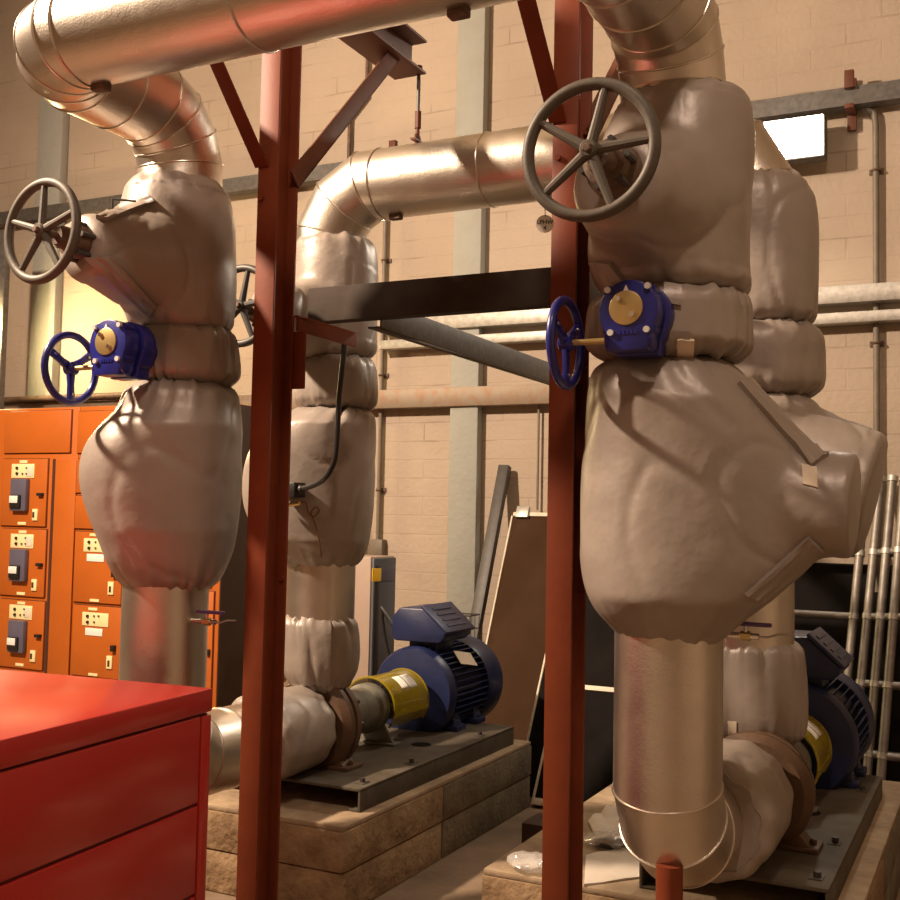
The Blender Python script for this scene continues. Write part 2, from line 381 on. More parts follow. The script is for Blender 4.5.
for i, (x0, y0, x1, y1) in enumerate(d_):
    d = door_rect(B1, 'door', x0, y0, x1, y1)
    dx = x0 - 3
    ip = plate(d, 'indicator_plate', 14+dx*.9, y0+5, 36.5+dx*.9, y0+19, M_CREAM)
    plate(d, 'meter_window', 29+dx*.9, y0+7.5, 35.5+dx*.9, y0+17.5, M_LABEL, .024, .004)
    knobs(d, [(17.5+dx*.9, y0+9), (17.5+dx*.9, y0+14.5)], .011, .024)
    knobs(d, [(23+dx*.9, y0+14.8), (27+dx*.9, y0+14.8), (27+dx*.9, y0+9)], .006, .024)
    plate(d, 'isolator_box', 16+dx*.9, y0+20, 31.5+dx*.9, y0+52, M_ISO, .018, .045, .008)
    plate(d, 'isolator_handle', 17.5+dx*.9, y0+36, 27.5+dx*.9, y0+49, M_BLACK, .063, .02, .006)
    plate(d, 'isolator_tag', 18+dx*.9, y0+37, 26+dx*.9, y0+44, M_WHITE, .083, .004)
    plate(d, 'latch', 41+dx*.9, y0+34, 46+dx*.9, y0+37, M_BLACK, .018, .03)
    plate(d, 'label_strip', 22+dx*.9, y0+1.5, 29.5+dx*.9, y0+4.3, M_CREAM)
    plate(d, 'label_strip', 20+dx*.9, y0+63, 28+dx*.9, y0+65.8, M_CREAM)
    h = plate(d, 'door_lock', 35+dx*.9, y0+50, 40+dx*.9, y0+61.5, M_CREAM, .018, .012, .002)
    plate(h, 'lock_slot', 35.6+dx*.9, y0+53, 37.5+dx*.9, y0+58.5, M_WOODB, .030, .004)
MB().box((mx(48.7, 570), MY-.004, .1), (mx(51.3, 570), MY-.0005, mz(50, 459))).build('door_gap', M_ORGAP, B1)
MB().box((mx(53, 570), MY-.014, .1), (mx(73.5, 570), MY-.0005, mz(62, 460))).build('cable_way_door', M_ORANGE, B1, bevel=.004)
B2 = bay('orange switchgear cabinet with cream indicator plates half behind the left suction pipe', 75.5, 128)
door_rect(B2, 'top_panel', 79, 411, 124, 453)
for (x0, y0, x1, y1, full) in ((78, 459, 125, 493, 0), (76.5, 496, 124.5, 529, 0), (75.5, 532, 123.5, 603, 1), (74, 606, 122.5, 677, 1), (72, 680, 121, 750, 1)):
    d = door_rect(B2, 'door', x0, y0, x1, y1)
    plate(d, 'latch', x1-8, y0+39, x1-4.5, y0+45, M_BLACK, .018, .03) if full else None
    if not full: continue
    dx = x0 - 75.5
    plate(d, 'indicator_plate', 86+dx, y0+6.5, 112+dx, y0+20, M_CREAM); plate(d, 'name_plate', 89+dx, y0+22, 106+dx, y0+29.5, M_WHITE)
    knobs(d, [(89.5+dx, y0+10), (89.5+dx, y0+16)], .011, .024); knobs(d, [(96+dx, y0+10), (100.5+dx, y0+10), (96+dx, y0+16)], .006, .024)
    plate(d, 'label_strip', 92+dx, y0+1.5, 101+dx, y0+4.3, M_CREAM); plate(d, 'label_strip', 92+dx, y0+67, 101+dx, y0+69.6, M_CREAM)
    h = plate(d, 'door_lock', 110.5+dx, y0+49.5, 116+dx, y0+62.5, M_CREAM, .018, .012, .002); plate(h, 'lock_slot', 112+dx, y0+54, 114+dx, y0+60, M_WOODB, .030, .004)
B3 = bay('orange switchgear end cabinet between the left suction pipe and the left post', 128, 222)
MB().box((mx(222)-.0015, MY+.004, .01), (mx(222)+.004, MY+.645, ztop-.004)).build('end_panel', M_WOODB, B3, bevel=.002)['label'] = 'end panel with its shade put into the dark brown colour'  # shaded side of the orange housing, its shade painted as dark brown
door_rect(B3, 'top_panel', 132, 411, 218, 453)
for (x0, y0, x1, y1) in ((131, 459, 214, 585), (130, 589, 213, 735)): 
    d = door_rect(B3, 'door', x0, y0, x1, y1); plate(d, 'latch', x1-4, y0+60, x1-1, y0+66, M_BLACK, .018, .02)

# ------------------------------------------------------------------ red cabinet
c0 = at_z(213, 688, 1.07); c1 = at_z(0, 743.5, 1.07)
ang = math.atan2(-(c0.x - c1.x), c0.y - c1.y) * .75       # rotation about z
Rz = Matrix.Rotation(ang, 3, 'Z')
CO = V((c0.x, c0.y, 0))
rc = thing('drawer_cabinet', 'glossy red steel drawer cabinet standing in front of the switchgear', 'cabinet', CO)
def rbox(lo, hi): return MB().box(lo, hi, Rz, CO)
W_, L_ = 1.25, 1.75
rbox((-W_+.01, -L_+.01, 0.0), (-.012, -.01, .99)).build('carcass', M_CABGAP, rc)
rbox((-W_, -L_, .995), (0, 0, 1.07)).build('top', M_REDCAB, rc, bevel=.005)
m = MB().box((-W_, -.055, 0.02), (-.0, -.004, .985), Rz, CO); m.build('end_panel', M_REDCAB, rc, bevel=.003)
for zt, zb in ((.987, .715), (.705, .43), (.42, .06)):
    rbox((-.03, -L_+.02, zb), (-.001, -.063, zt)).build('drawer', M_REDCAB, rc, bevel=.004)

# ------------------------------------------------------------------ posts, beams
def post(px, label, X, Y, w=.088, d=.14, top=3.695):
    t = thing('support_post', label, 'steel post', (X, Y, 0), 'red steel support posts')
    m = MB(); fl = .012
    m.box((X-w/2, Y-d/2, .012), (X+w/2, Y-d/2+fl, top)); m.box((X-w/2, Y+d/2-fl, .012), (X+w/2, Y+d/2, top)); m.box((X-.005, Y-d/2+fl, .012), (X+.005, Y+d/2-fl, top))
    m.build('column_section', M_REDOX, t, bevel=.002)
    MB().box((X-.09, Y-.11, 0), (X+.09, Y+.11, .012)).build('base_plate', M_REDOX, t, bevel=.002)
    for z in (2.83, 2.99):
        MB().cyl((X-.022, Y-d/2-.012, z), (X-.022, Y-d/2, z), .011, n=6).build('bolt', M_REDOX, t)
    for z in (2.95, 2.15, 1.4):
        MB().cyl((X+.03, Y+d/2-fl-.01, z), (X+.03, Y+d/2-fl, z), .011, n=6).build('bolt', M_REDOX, t)
    bz = 3.70
    # cantilever I beam along Y on top
    bm_ = MB(); ya, yb = 2.25, 4.42; bw = .085
    bm_.box((X-bw, ya, bz), (X+bw, yb, bz+.011)); bm_.box((X-bw, ya, bz+.15), (X+bw, yb, bz+.161)); bm_.box((X-.006, ya, bz+.011), (X+.006, yb, bz+.15))
    bm_.build('cantilever_beam', M_RUSTB, t, bevel=.002)
    # front flat brace and rear angle brace
    def bar(p, q, w1, w2, name, mat):
        p = V(p); q = V(q); d_ = (q-p).normalized(); s_ = V((1,0,0)); n_ = d_.cross(s_)
        m = MB()
        rings = [[c + s_*a + n_*b for a, b in ((-w1/2, -w2/2), (w1/2, -w2/2), (w1/2, w2/2), (-w1/2, w2/2))] for c in (p, q)]
        m.loft(rings); m.build(name, mat, t, bevel=.002)
        return d_, n_
    m = MB(); p = V((X-.025, Y-d/2-.002, 2.95)); q = V((X-.025, 2.60, 3.698)); d_ = (q-p).normalized(); s_ = V((1,0,0)); n_ = d_.cross(s_)
    for a0, a1, b0, b1 in ((-.03, .03, -.003, .003), (-.03, -.024, .003, .045)):
        m.loft([[c + s_*a + n_*b for a, b in ((a0,b0),(a1,b0),(a1,b1),(a0,b1))] for c in (p, q)])
    m.build('front_brace', M_REDOX, t, bevel=.0015)
    m = MB(); p = V((X+.01, Y+.06, 2.90)); q = V((X+.01, 4.22, 3.70)); d_ = (q-p).normalized(); s_ = V((1,0,0)); n_ = d_.cross(s_)
    for a0, a1, b0, b1 in ((-.042, .042, -.004, .004), (.034, .042, -.07, .004)):
        m.loft([[c + s_*a + n_*b for a, b in ((a0,b0),(a1,b0),(a1,b1),(a0,b1))] for c in (p, q)])
    m.build('rear_brace', M_RUSTB, t, bevel=.0015)
    return t
PL = post(0, 'red steel post standing between the red cabinet and the left pump plinth', -2.46, 3.4)
PR = post(0, 'red steel post standing just behind the small blue hand wheel of the right gearbox', -1.268, 3.4)

def hanger(X, Y, z0, z1, label):
    t = thing('pipe_hanger', label, 'pipe hanger', (X, Y, z0), 'threaded rod pipe hangers')
    MB().cyl((X, Y, z0+.10), (X, Y, z1+.03), .009, n=12).build('rod', M_DGALV, t)
    MB().cyl((X, Y, z0+.06), (X, Y, z0+.14), .017, n=6).build('turnbuckle', M_RUSTB, t)
    m = MB(); m.cyl((X, Y, z0+.012), (X, Y, z0+.07), .010, n=12); m.torus((X, Y, z0+.01), (1,0,0), .02, .007, 24, 8); m.box((X-.012, Y-.05, z0-.004), (X+.012, Y+.05, z0+.004)); m.build('eye', M_RUSTB, t)
    MB().cyl((X, Y, z1+.012), (X, Y, z1+.03), .018, n=6).build('nut', M_RUSTB, t)
    return t
HZ, DY = 3.215, 4.45
PR_ = .165
hanger(-2.46+.05, DY-.04, HZ+PR_+.004, 3.711, 'thin steel hanger rod holding the rear overhead pipe under the rusty beam end')

# grey beam frame
X_a = at_y(313, 305, 4.02).x; zt = at_y(313, 288, 3.98).z; zb = at_y(313, 322, 3.98).z
def channel(name, mat, lo, hi, open_side, label, cat='steel beam', th=.009):
    (xa, ya, za), (xb, yb, zb_) = lo, hi
    m = MB()
    if open_side == '+y':
        m.box((xa, ya, za), (xb, ya+th, zb_)); m.box((xa, ya+th, za), (xb, yb, za+th)); m.box((xa, ya+th, zb_-th), (xb, yb, zb_))
    else:
        m.box((xb-th, ya, za), (xb, yb, zb_)); m.box((xa, ya, za), (xb-th, yb, za+th)); m.box((xa, ya, zb_-th), (xb-th, yb, zb_))
    return tag(m.build(name, mat, origin=lo, bevel=.003), label, cat)
channel('cross_beam', M_BEAMG, (X_a, 3.98, zb), (-1.14, 4.05, zt), '+y', 'dark grey channel beam spanning level between the two red posts')
channel('tie_beam', M_DGALV, (-2.445, 4.062, zb-.03), (-2.375, WY-.002, zb+.085), '-x', 'galvanised channel beam running from the cross beam back to the wall')
yk_ = at_x(357, 334, -2.40).y
zk = min(at_x(325, 323, -2.40).z, zb-.002)
o = MB().box((-2.41, 3.472, zk-.062), (-2.40, yk_, zk-.008)).box((-2.46, 3.472, zk-.008), (-2.40, yk_, zk)).build('beam_bracket', M_REDOX, origin=(-2.43, 3.5, zk-.04), bevel=.002)
o.parent = None
tag(o, 'red angle bracket reaching from the left post under the grey cross beam', 'bracket')
o = MB().box((-2.44, 3.4715, 2.12), (-2.365, 3.4805, zk-.064)).build('fixing_plate', M_REDOX, origin=(-2.39, 3.46, 2.2), bevel=.002)
tag(o, 'narrow red plate fixed to the back of the left post below its bracket', 'plate')

# ------------------------------------------------------------------ pipes
SX1, SX2, SY = -2.915, -.92, 3.37
DX1, DX2 = -2.905, -.885
AX = .66     # pump axis height
HY = 2.635    # header
def pipe(parent, name, path, r=PR_, beads=(), cap=True):
    MB().sweep(path, r, 56, cap).build(name, M_PIPE, parent, angle=9)
    return parent
def beads_at(parent, lst):
    for p, d in lst:
        bead(MB(), p, d, PR_).build('joint_band', M_BEAD, parent)
def bend_beads(parent, pts):
    for i in range(1, len(pts)-1):
        d = ((pts[i]-pts[i-1]).normalized() + (pts[i+1]-pts[i]).normalized()).normalized()
        # ellipse on the mitre plane
        P = pts[i]; din = (pts[i]-pts[i-1]).normalized()
        a = V((0,0,1)) if abs(din.z) < .9 else V((1,0,0)); u = (a - din*a.dot(din)).normalized(); w = din.cross(u)
        n = 56; path = []
        for k in range(n+1):
            o = (u*cos(2*PI*k/n) + w*sin(2*PI*k/n)) * (PR_+.001); path.append(P + o - din*(o.dot(d)/din.dot(d)))
        MB().sweep(path, .0034, 8, False).build('joint_band', M_BEAD, parent)
# overhead suction header with both drops
hd = thing('overhead_pipe', 'shiny clad header pipe crossing the top front above the red cabinet', 'pipe', (-1.9, HY, HZ), 'aluminium clad pipes')
for X, sx, nm in ((SX1, 1, 0), (SX2, -1, 1)):
    R = .25
    e1 = [V((X, SY, HZ-R))] + elbow((X, SY, HZ-R), (0,0,1), (0,-1,0), R, 4)
    R2 = .22
    e2 = elbow((X, HY+R2, HZ), (0,-1,0), (sx,0,0), R2, 4)
    end = V((X+sx*R2, HY, HZ))
    low = V((X, SY, 2.80))
    path = [low] + e1[1:] + [V((X, (SY-R+HY+R2)/2, HZ))] + e2 + [end]
    pipe(hd, 'drop_bend', path)
    bend_beads(hd, path[:6] + path[6:])
pipe(hd, 'header_run', [V((SX1+.22, HY, HZ)), V((SX2-.22, HY, HZ))])
beads_at(hd, [((SX1+.22, HY, HZ), (1,0,0)), ((-2.0, HY, HZ), (1,0,0))])
dh = thing('overhead_pipe', 'shiny clad pipe running overhead behind the posts to the right rear riser', 'pipe', (-1.9, DY, HZ), 'aluminium clad pipes')
for X, sx in ((DX1, 1), (DX2, -1)):
    R = .30
    path = [V((X, DY, 2.78))] + elbow((X, DY, HZ-R), (0,0,1), (sx,0,0), R, 3) + [V((X+sx*R, DY, HZ))]
    pipe(dh, 'riser_bend', path); bend_beads(dh, path); 
pipe(dh, 'header_run', [V((DX1+.30, DY, HZ)), V((DX2-.30, DY, HZ))])
beads_at(dh, [((DX1+.30, DY, HZ), (1,0,0)), ((-2.05, DY, HZ), (1,0,0)), ((-1.5, DY, HZ), (1,0,0))])
# clip feet poking from the cladding
for p, lab, par in ((at_y(101, 88, HY+.03), 'dark clip end', hd), (at_y(396, 213, DY-.02), 'dark clip end', dh), (at_y(459, -1, HY+.03), 'dark clip end', hd)):
    z = HZ - PR_ + .002
    o = MB().box((p.x-.03, p.y-.02, z-.022), (p.x+.03, p.y+.02, z+.01)).build('support_foot', M_BONNET, par, bevel=.006)
# lower suction pipes
for X, lab in ((SX1, 'clad suction pipe dropping behind the red cabinet into the left pump'), (SX2, 'clad suction pipe bending at the bottom into the right pump')):
    t = thing('suction_pipe', lab, 'pipe', (X, SY, AX-PR_), 'aluminium clad pipes')
    R = .24
    e = elbow((X, SY, AX+R), (0,0,-1), (0,1,0), R, 3)
    path = [V((X, SY, 1.72))] + e + [V((X, 4.02, AX))]
    pipe(t, 'clad_run', path); bend_beads(t, path)
    beads_at(t, [((X, 3.75, AX), (0,1,0))])
for X, lab in ((DX1, 'clad riser pipe between the jackets above the left pump'), (DX2, 'clad riser pipe between the jackets above the right pump')):
    t = thing('riser_pipe', lab, 'pipe', (X, DY, 1.0), 'aluminium clad pipes')
    pipe(t, 'clad_run', [V((X, DY, 1.0)), V((X, DY, 1.66))])
    beads_at(t, [])
# red pipe stool under the right bend
p = at_z(668, 893, .3)
o = MB().cyl((SX2+.025, SY-.06, .012), (SX2+.025, SY-.06, .62), .040, n=24).box((SX2-.065, SY-.15, 0), (SX2+.115, SY+.03, .012)).build('pipe_stool', M_REDOX, origin=(SX2, SY-.125, 0))
tag(o, 'short red steel stool under the right suction pipe bend', 'pipe support')

# ------------------------------------------------------------------ insulation jackets
def frame_of(X, Y):
    d = V((X, Y, 0)).normalized(); return d, V((d.y, -d.x, 0))
def on_plane(px, py, X, Y):
    d, u = frame_of(X, Y); r = ray(px, py); t = (V((X, Y, 0)) - EYE.to_2d().to_3d()).dot(d) / r.dot(d); return EYE + r * t
def nz(p, s, sd=0.): return noise.noise(p * s + V((sd, sd*1.7, -sd)))
def disp(p, n, amp, sd):
    """cloth crumple: broad swell, medium folds, sharp creases"""
    a = .75 * nz(p, 2.6, sd) + .16 * nz(p, 8., sd+3)
    q = V((p.x + p.z*.5, p.y - p.z*.35, p.z*.55))
    c = (1 - abs(nz(q, 3.1, sd+9)) * 9.)
    c = max(0, c) ** 2
    return p + n * amp * (a - .6 * c)
def jacket_mesh(rows, X, Y, seed, bmax=.25, bmin=.15, n=112, nr=64, cinch=(.045, .045), amp=.011, pk=.012, ends=.05, shift=0., ex=2.25):
    d, u = frame_of(X, Y); base = V((X, Y, 0))
    R = []
    for py, xl, xr in rows:
        a = on_plane(xl, py, X, Y); b = on_plane(xr, py, X, Y)
        R.append(((a.z+b.z)/2, (a-base).dot(u), (b-base).dot(u)))
    R.sort()
    z0, z1 = R[0][0], R[-1][0]
    def interp(z):
        k = 0
        while k < len(R)-2 and z > R[k+1][0]: k += 1
        q0, q1 = R[k], R[k+1]; qm = R[max(0, k-1)]; qp = R[min(len(R)-1, k+2)]
        t = (z - q0[0]) / (q1[0] - q0[0]); out = []
        for i in (1, 2):
            m0 = (q1[i]-qm[i]) / (q1[0]-qm[0]) * (q1[0]-q0[0]); m1 = (qp[i]-q0[i]) / (qp[0]-q0[0]) * (q1[0]-q0[0])
            out.append((2*t**3-3*t*t+1)*q0[i] + (t**3-2*t*t+t)*m0 + (-2*t**3+3*t*t)*q1[i] + (t**3-t*t)*m1)
        return out
    rnd = random.Random(seed); ph = [rnd.uniform(0, 6.28) for _ in range(8)]; fr = [rnd.choice((7, 8, 9)), rnd.choice((11, 13)), rnd.choice((17, 19)), 3]
    rings = []
    def pleat(t, top):
        o = 4 if top else 0
        s = sum(a_*(.25 - max(0, cos(fr[i_]*t+ph[o+i_]))**5) for i_, a_ in ((0, 1.5), (1, 1.2), (2, .7)))
        return 1.4 * s * (.65 + .35*cos(fr[3]*t+ph[o+3]))
    zs = []
    for i in range(nr+1):
        t = i/nr; t = .5 - .5*cos(PI*t) if True else t
        zs.append(z0 + (z1-z0)*(t*.6 + (i/nr)*.4))
    for z in zs:
        l, r = interp(z); db, dt = z - z0, z1 - z
        ins = 0
        if db < ends: ins += cinch[0] * (1 - math.sqrt(max(0, 1-(1-db/ends)**2)))
        if dt < ends: ins += cinch[1] * (1 - math.sqrt(max(0, 1-(1-dt/ends)**2)))
        a = (r-l)/2 - ins; c = (l+r)/2; b = min(max((r-l)/2, bmin), bmax) - ins
        ring = []
        for k in range(n):
            t = 2*PI*k/n; ct, st = cos(t), sin(t)
            ux = math.copysign(abs(ct)**(2/ex), ct); dy = math.copysign(abs(st)**(2/ex), st)
            dirv = (u*ct + d*st)
            p = base + u*(c + a*ux) + d*(shift + b*dy); p.z = z
            e0, e1 = math.exp(-db/.06), math.exp(-dt/.06)
            p = p + dirv * (pk*(pleat(t, False)*e0 + pleat(t, True)*e1))
            p.z += .006*(pleat(t*1.3+1, False)*e0 - pleat(t*1.3+1, True)*e1)
            p = disp(p, dirv, amp*(1-.5*(e0+e1)), seed*1.37)
            ring.append(p)
        rings.append(ring)
    # tuck both ends in towards the pipe
    def tuck(ring, f, dz):
        cc = sum(ring, V())/n; return [cc + (p-cc)*f + V((0,0,dz)) for p in ring]
    bot, top = rings[0], rings[-1]
    rings = [tuck(bot, .80, .015), tuck(bot, .93, .002)] + rings + [tuck(top, .93, -.002), tuck(top, .80, -.015)]
    return rings, bot, top
def limb(mb, p0, p1, r0, r1, seed, sq=1., rnd=.04, n=72, m=30, amp=.008):
    """cloth sleeve between two points, rounded closed end at p1"""
    p0 = V(p0); p1 = V(p1); ax = (p1-p0); L = ax.length; ax.normalize()
    a = V((0,0,1)); u = (a - ax*a.dot(ax)).normalized(); w = ax.cross(u); rings = []
    for i in range(m+1):
        s = i/m*L; r = r0 + (r1-r0)*i/m; e = L - s
        if e < rnd: r -= rnd*.7*(1 - math.sqrt(max(0, 1-(1-e/rnd)**2)))
        ring = []
        for k in range(n):
            t = 2*PI*k/n; dv = u*cos(t)*sq + w*sin(t); sv = sq + (1-sq)*i/m; dv = u*cos(t)*sv + w*sin(t); p = p0 + ax*s + dv*r; dv = dv.normalized()
            ring.append(disp(p, dv, amp, seed))
        rings.append(ring)
    end = rings[-1]; c = sum(end, V())/n
    rings.append([c + (p-c)*.6 + ax*.002 for p in end]); rings.append([c + (p-c)*.15 + ax*.003 for p in end])
    mb.loft(rings, True, True)
def blend(o, off, zb, zt, sleeves, seed):
    """weld the sleeve and the body into one skin and relax the cloth where they meet"""
    md = o.modifiers.new('weld', 'REMESH'); md.mode = 'VOXEL'; md.voxel_size = .010
    bpy.context.view_layer.update()
    me = bpy.data.meshes.new_from_object(o.evaluated_get(bpy.context.evaluated_depsgraph_get()))
    o.modifiers.clear(); old = o.data; mat = old.materials[0]; o.data = me; me.name = 'cover'; bpy.data.meshes.remove(old)
    me.materials.clear(); me.materials.append(mat)
    bm = bmesh.new(); bm.from_mesh(me)
    sel = []
    for v in bm.verts:
        p = v.co + off
        if p.z < zb+.07 or p.z > zt-.07: continue
        for sl in sleeves:
            a, b = V(sl[0]), V(sl[1]); L = (b-a).length; ax = (b-a)/L; h = (p-a).dot(ax)
            if h < L-.06 and (p - a - ax*max(0, min(L, h))).length < sl[2]*1.25 + .10: sel.append(v); break
    for k in range(45): bmesh.ops.smooth_vert(bm, verts=sel, factor=.5, use_axis_x=True, use_axis_y=True, use_axis_z=True)
    bmesh.ops.smooth_vert(bm, verts=bm.verts, factor=.5, use_axis_x=True, use_axis_y=True, use_axis_z=True)
    bm.normal_update()
    ss = set(sel); new = [(v, disp(v.co + off, v.normal, .009, seed*2.1) - off) for v in sel]
    for v, c in new: v.co = c
    bm.to_mesh(me); bm.free()
    for p in me.polygons: p.use_smooth = True
JK = {}
def jacket(key, label, rows, X, Y, seed, sleeves=(), strings=(1, 1), **kw):
    rings, bot, top = jacket_mesh(rows, X, Y, seed, **kw)
    zb = bot[0].z
    t = thing('insulation_jacket', label, 'insulation jacket', (X, Y, zb), 'cloth insulation jackets')
    m = MB().loft(rings)
    for sl_ in sleeves: limb(m, *sl_)
    o = m.build('cover', M_JKT, t, angle=60)
    if sleeves: blend(o, V((X, Y, zb)), zb, top[0].z, sleeves, seed)
    for on, ring, dz in ((strings[0], bot, .006), (strings[1], top, -.006)):
        if on:
            cc = sum(ring, V())/len(ring)
            path = [cc + (p-cc)*.985 + V((0,0,dz)) for p in ring[::2]]; path.append(path[0])
            MB().sweep(path, .0045, 6, False).build('drawstring', M_CORD, t)
    vs = [V(v.co) + V((X, Y, zb)) for v in o.data.vertices]
    JK[key] = (t, BVHTree.FromPolygons(vs, [tuple(p.vertices) for p in o.data.polygons]), o)
    return t
def hit(key, px, py):
    r = ray(px, py).normalized(); h = JK[key][1].ray_cast(EYE, r)
    if h[0] is None:
        t = JK[key][0].location; dd = V((t.x, t.y, 0)).length
        h = JK[key][1].find_nearest(EYE + r*(dd*1.0))
        if h[1] is not None and h[1].dot(r) > 0: h = (h[0], -h[1])
    return (h[0], h[1]) if h[0] is not None else (None, None)
def patch(key, name, quad, mat=M_JKT2, th=.010, nu=14, nv=8, lift=.004, wob=0., sd=1., label=None):
    """cloth strip or label lying on a jacket's surface, from four corners of its outline"""
    bot, topv = [], []
    for j in range(nv+1):
        for i in range(nu+1):
            a, b = i/nu, j/nv
            px = (quad[0][0]*(1-a)+quad[1][0]*a)*(1-b) + (quad[3][0]*(1-a)+quad[2][0]*a)*b
            py = (quad[0][1]*(1-a)+quad[1][1]*a)*(1-b) + (quad[3][1]*(1-a)+quad[2][1]*a)*b
            p, nn = hit(key, px, py)
            if p is None: return None
            h = lift + th + wob*(noise.noise(V((a*4+sd, b*3, sd))))
            bot.append(p - nn*.004); topv.append(p + nn*h)
    m = MB(); W = nu+1; N_ = len(bot); fs = []
    for j in range(nv):
        for i in range(nu):
            q = (j*W+i, j*W+i+1, (j+1)*W+i+1, (j+1)*W+i)
            fs.append(tuple(N_+k for k in q)); fs.append(tuple(reversed(q)))
    rim = [i for i in range(W)] + [j*W+nu for j in range(1, nv+1)] + [nv*W+i for i in range(nu-1, -1, -1)] + [j*W for j in range(nv-1, 0, -1)]
    for a, b in zip(rim, rim[1:]+rim[:1]): fs.append((a, b, N_+b, N_+a))
    m.add(bot+topv, fs)
    o = m.build(name, mat, JK[key][0], angle=50)
    if label: o['label'] = label
    return o

VZ = 2.585
# --- left suction column
jacket('s1g', 'grey cloth jacket round the gate valve under the header bend, left hand wheel in front',
       [(178,136,216),(186,130,224),(200,122,232),(225,118,236),(260,116,237),(290,118,237),(312,124,236),(334,132,232)], SX1, SY, 1,
       sleeves=[((SX1-.0, SY-.02, VZ+.02), (SX1-.03, SY-.50, VZ), .245, .115, 4.)], strings=(1,1), bmax=.25, amp=.012)
jacket('s1b', 'short grey cloth jacket behind the left blue gearbox',
       [(326,139,229),(338,135,237),(356,133,240),(374,135,239),(387,141,232)], SX1, SY, 2, pk=.016, cinch=(.04,.04))
jacket('s1l', 'large bulging grey cloth jacket in front of the orange switchgear, bare pipe below it',
       [(383,134,230),(396,124,238),(412,116,241),(432,97,242),(450,85,241),(475,80,241),(498,83,240),(522,91,238),(545,101,234),(562,108,228),(578,118,220),(590,128,212)], SX1, SY, 3, bmax=.27, pk=.017, amp=.013)
# --- left discharge column
jacket('d1g', 'tall grey cloth jacket at the head of the left rear riser, below its bend',
       [(238,300,370),(250,294,376),(275,291,378),(320,291,378),(345,292,377),(359,296,373)], DX1, DY, 5,
       sleeves=[((DX1, DY-.02, 2.56), (DX1-.02, DY-.47, 2.55), .20, .125, 6.)], pk=.012)
jacket('d1b', 'short grey cloth band jacket on the left rear riser behind the hanging hose',
       [(357,299,373),(370,294,377),(386,293,378),(400,294,377),(411,299,373)], DX1, DY, 6)
jacket('d1l', 'long grey cloth jacket on the left rear riser with a coiled wire hanging on it',
       [(409,297,373),(425,272,375),(442,254,376),(470,243,376),(505,243,374),(530,254,371),(550,272,366),(567,284,356)], DX1, DY, 7, pk=.014)
jacket('d1e', 'small grey cloth jacket on the neck of the left pump',
       [(613,284,352),(624,281,357),(645,281,360),(668,283,358),(683,290,351),(692,296,343)], DX1, DY, 8, amp=.014, pk=.012)
# --- right suction column
jacket('s2g', 'big grey cloth jacket round the gate valve behind the large right hand wheel',
       [(93,640,738),(104,622,746),(125,607,752),(155,596,754),(195,588,754),(240,585,753),(270,589,752),(290,600,750),(302,616,744)], SX2, SY, 9,
       sleeves=[((SX2, SY-.05, VZ+.03), (SX2-.05, SY-.43, VZ+.02), .262, .135, 12., 1.15)], bmax=.27, amp=.014, pk=.013)
jacket('s2b', 'short grey cloth jacket wrapped round the valve with the right blue gearbox',
       [(294,604,744),(306,592,750),(328,588,752),(350,590,751),(364,606,744)], SX2, SY, 10, pk=.015, amp=.013)
jacket('s2l', 'largest grey cloth jacket, hanging low on the right with a cone shaped side sleeve',
       [(360,606,726),(374,594,742),(395,588,760),(425,586,788),(455,584,814),(478,583,822),(540,581,822),(563,580,810),(590,585,780),(612,596,752),(630,614,730),(648,632,712)], SX2, SY, 11,
       sleeves=[((SX2+.34, SY, 1.712), (SX2+.545, SY, 1.70), .165, .152, 15., 1., .012)], bmax=.28, amp=.013, pk=.015)
# --- right discharge column
jacket('d2g', 'tall grey cloth jacket on the right rear riser below the glowing floodlight',
       [(178,716,800),(188,708,808),(205,704,816),(250,703,819),(300,703,818),(318,705,816),(329,710,811)], DX2, DY, 12)
jacket('d2b', 'short dark grey cloth jacket on the right rear riser behind the right valve jackets',
       [(326,706,814),(342,698,824),(365,697,825),(386,699,823),(399,706,814)], DX2, DY, 13)
jacket('d2l', 'grey cloth jacket with a pointed side sleeve behind the largest right jacket',
       [(396,708,812),(410,700,822),(440,697,826),(480,696,826),(520,696,822),(550,700,812),(575,706,800)], DX2, DY, 14,
       sleeves=[((DX2+.0, DY, 1.86), (DX2+.455, DY, 1.755), .265, .235, 18., 1.25, .02)])
jacket('d2e', 'small grey cloth jacket with a cream label on the neck of the right pump',
       [(636,718,790),(646,710,802),(670,707,806),(705,707,807),(728,709,804),(741,716,796)], DX2, DY, 15, amp=.008)
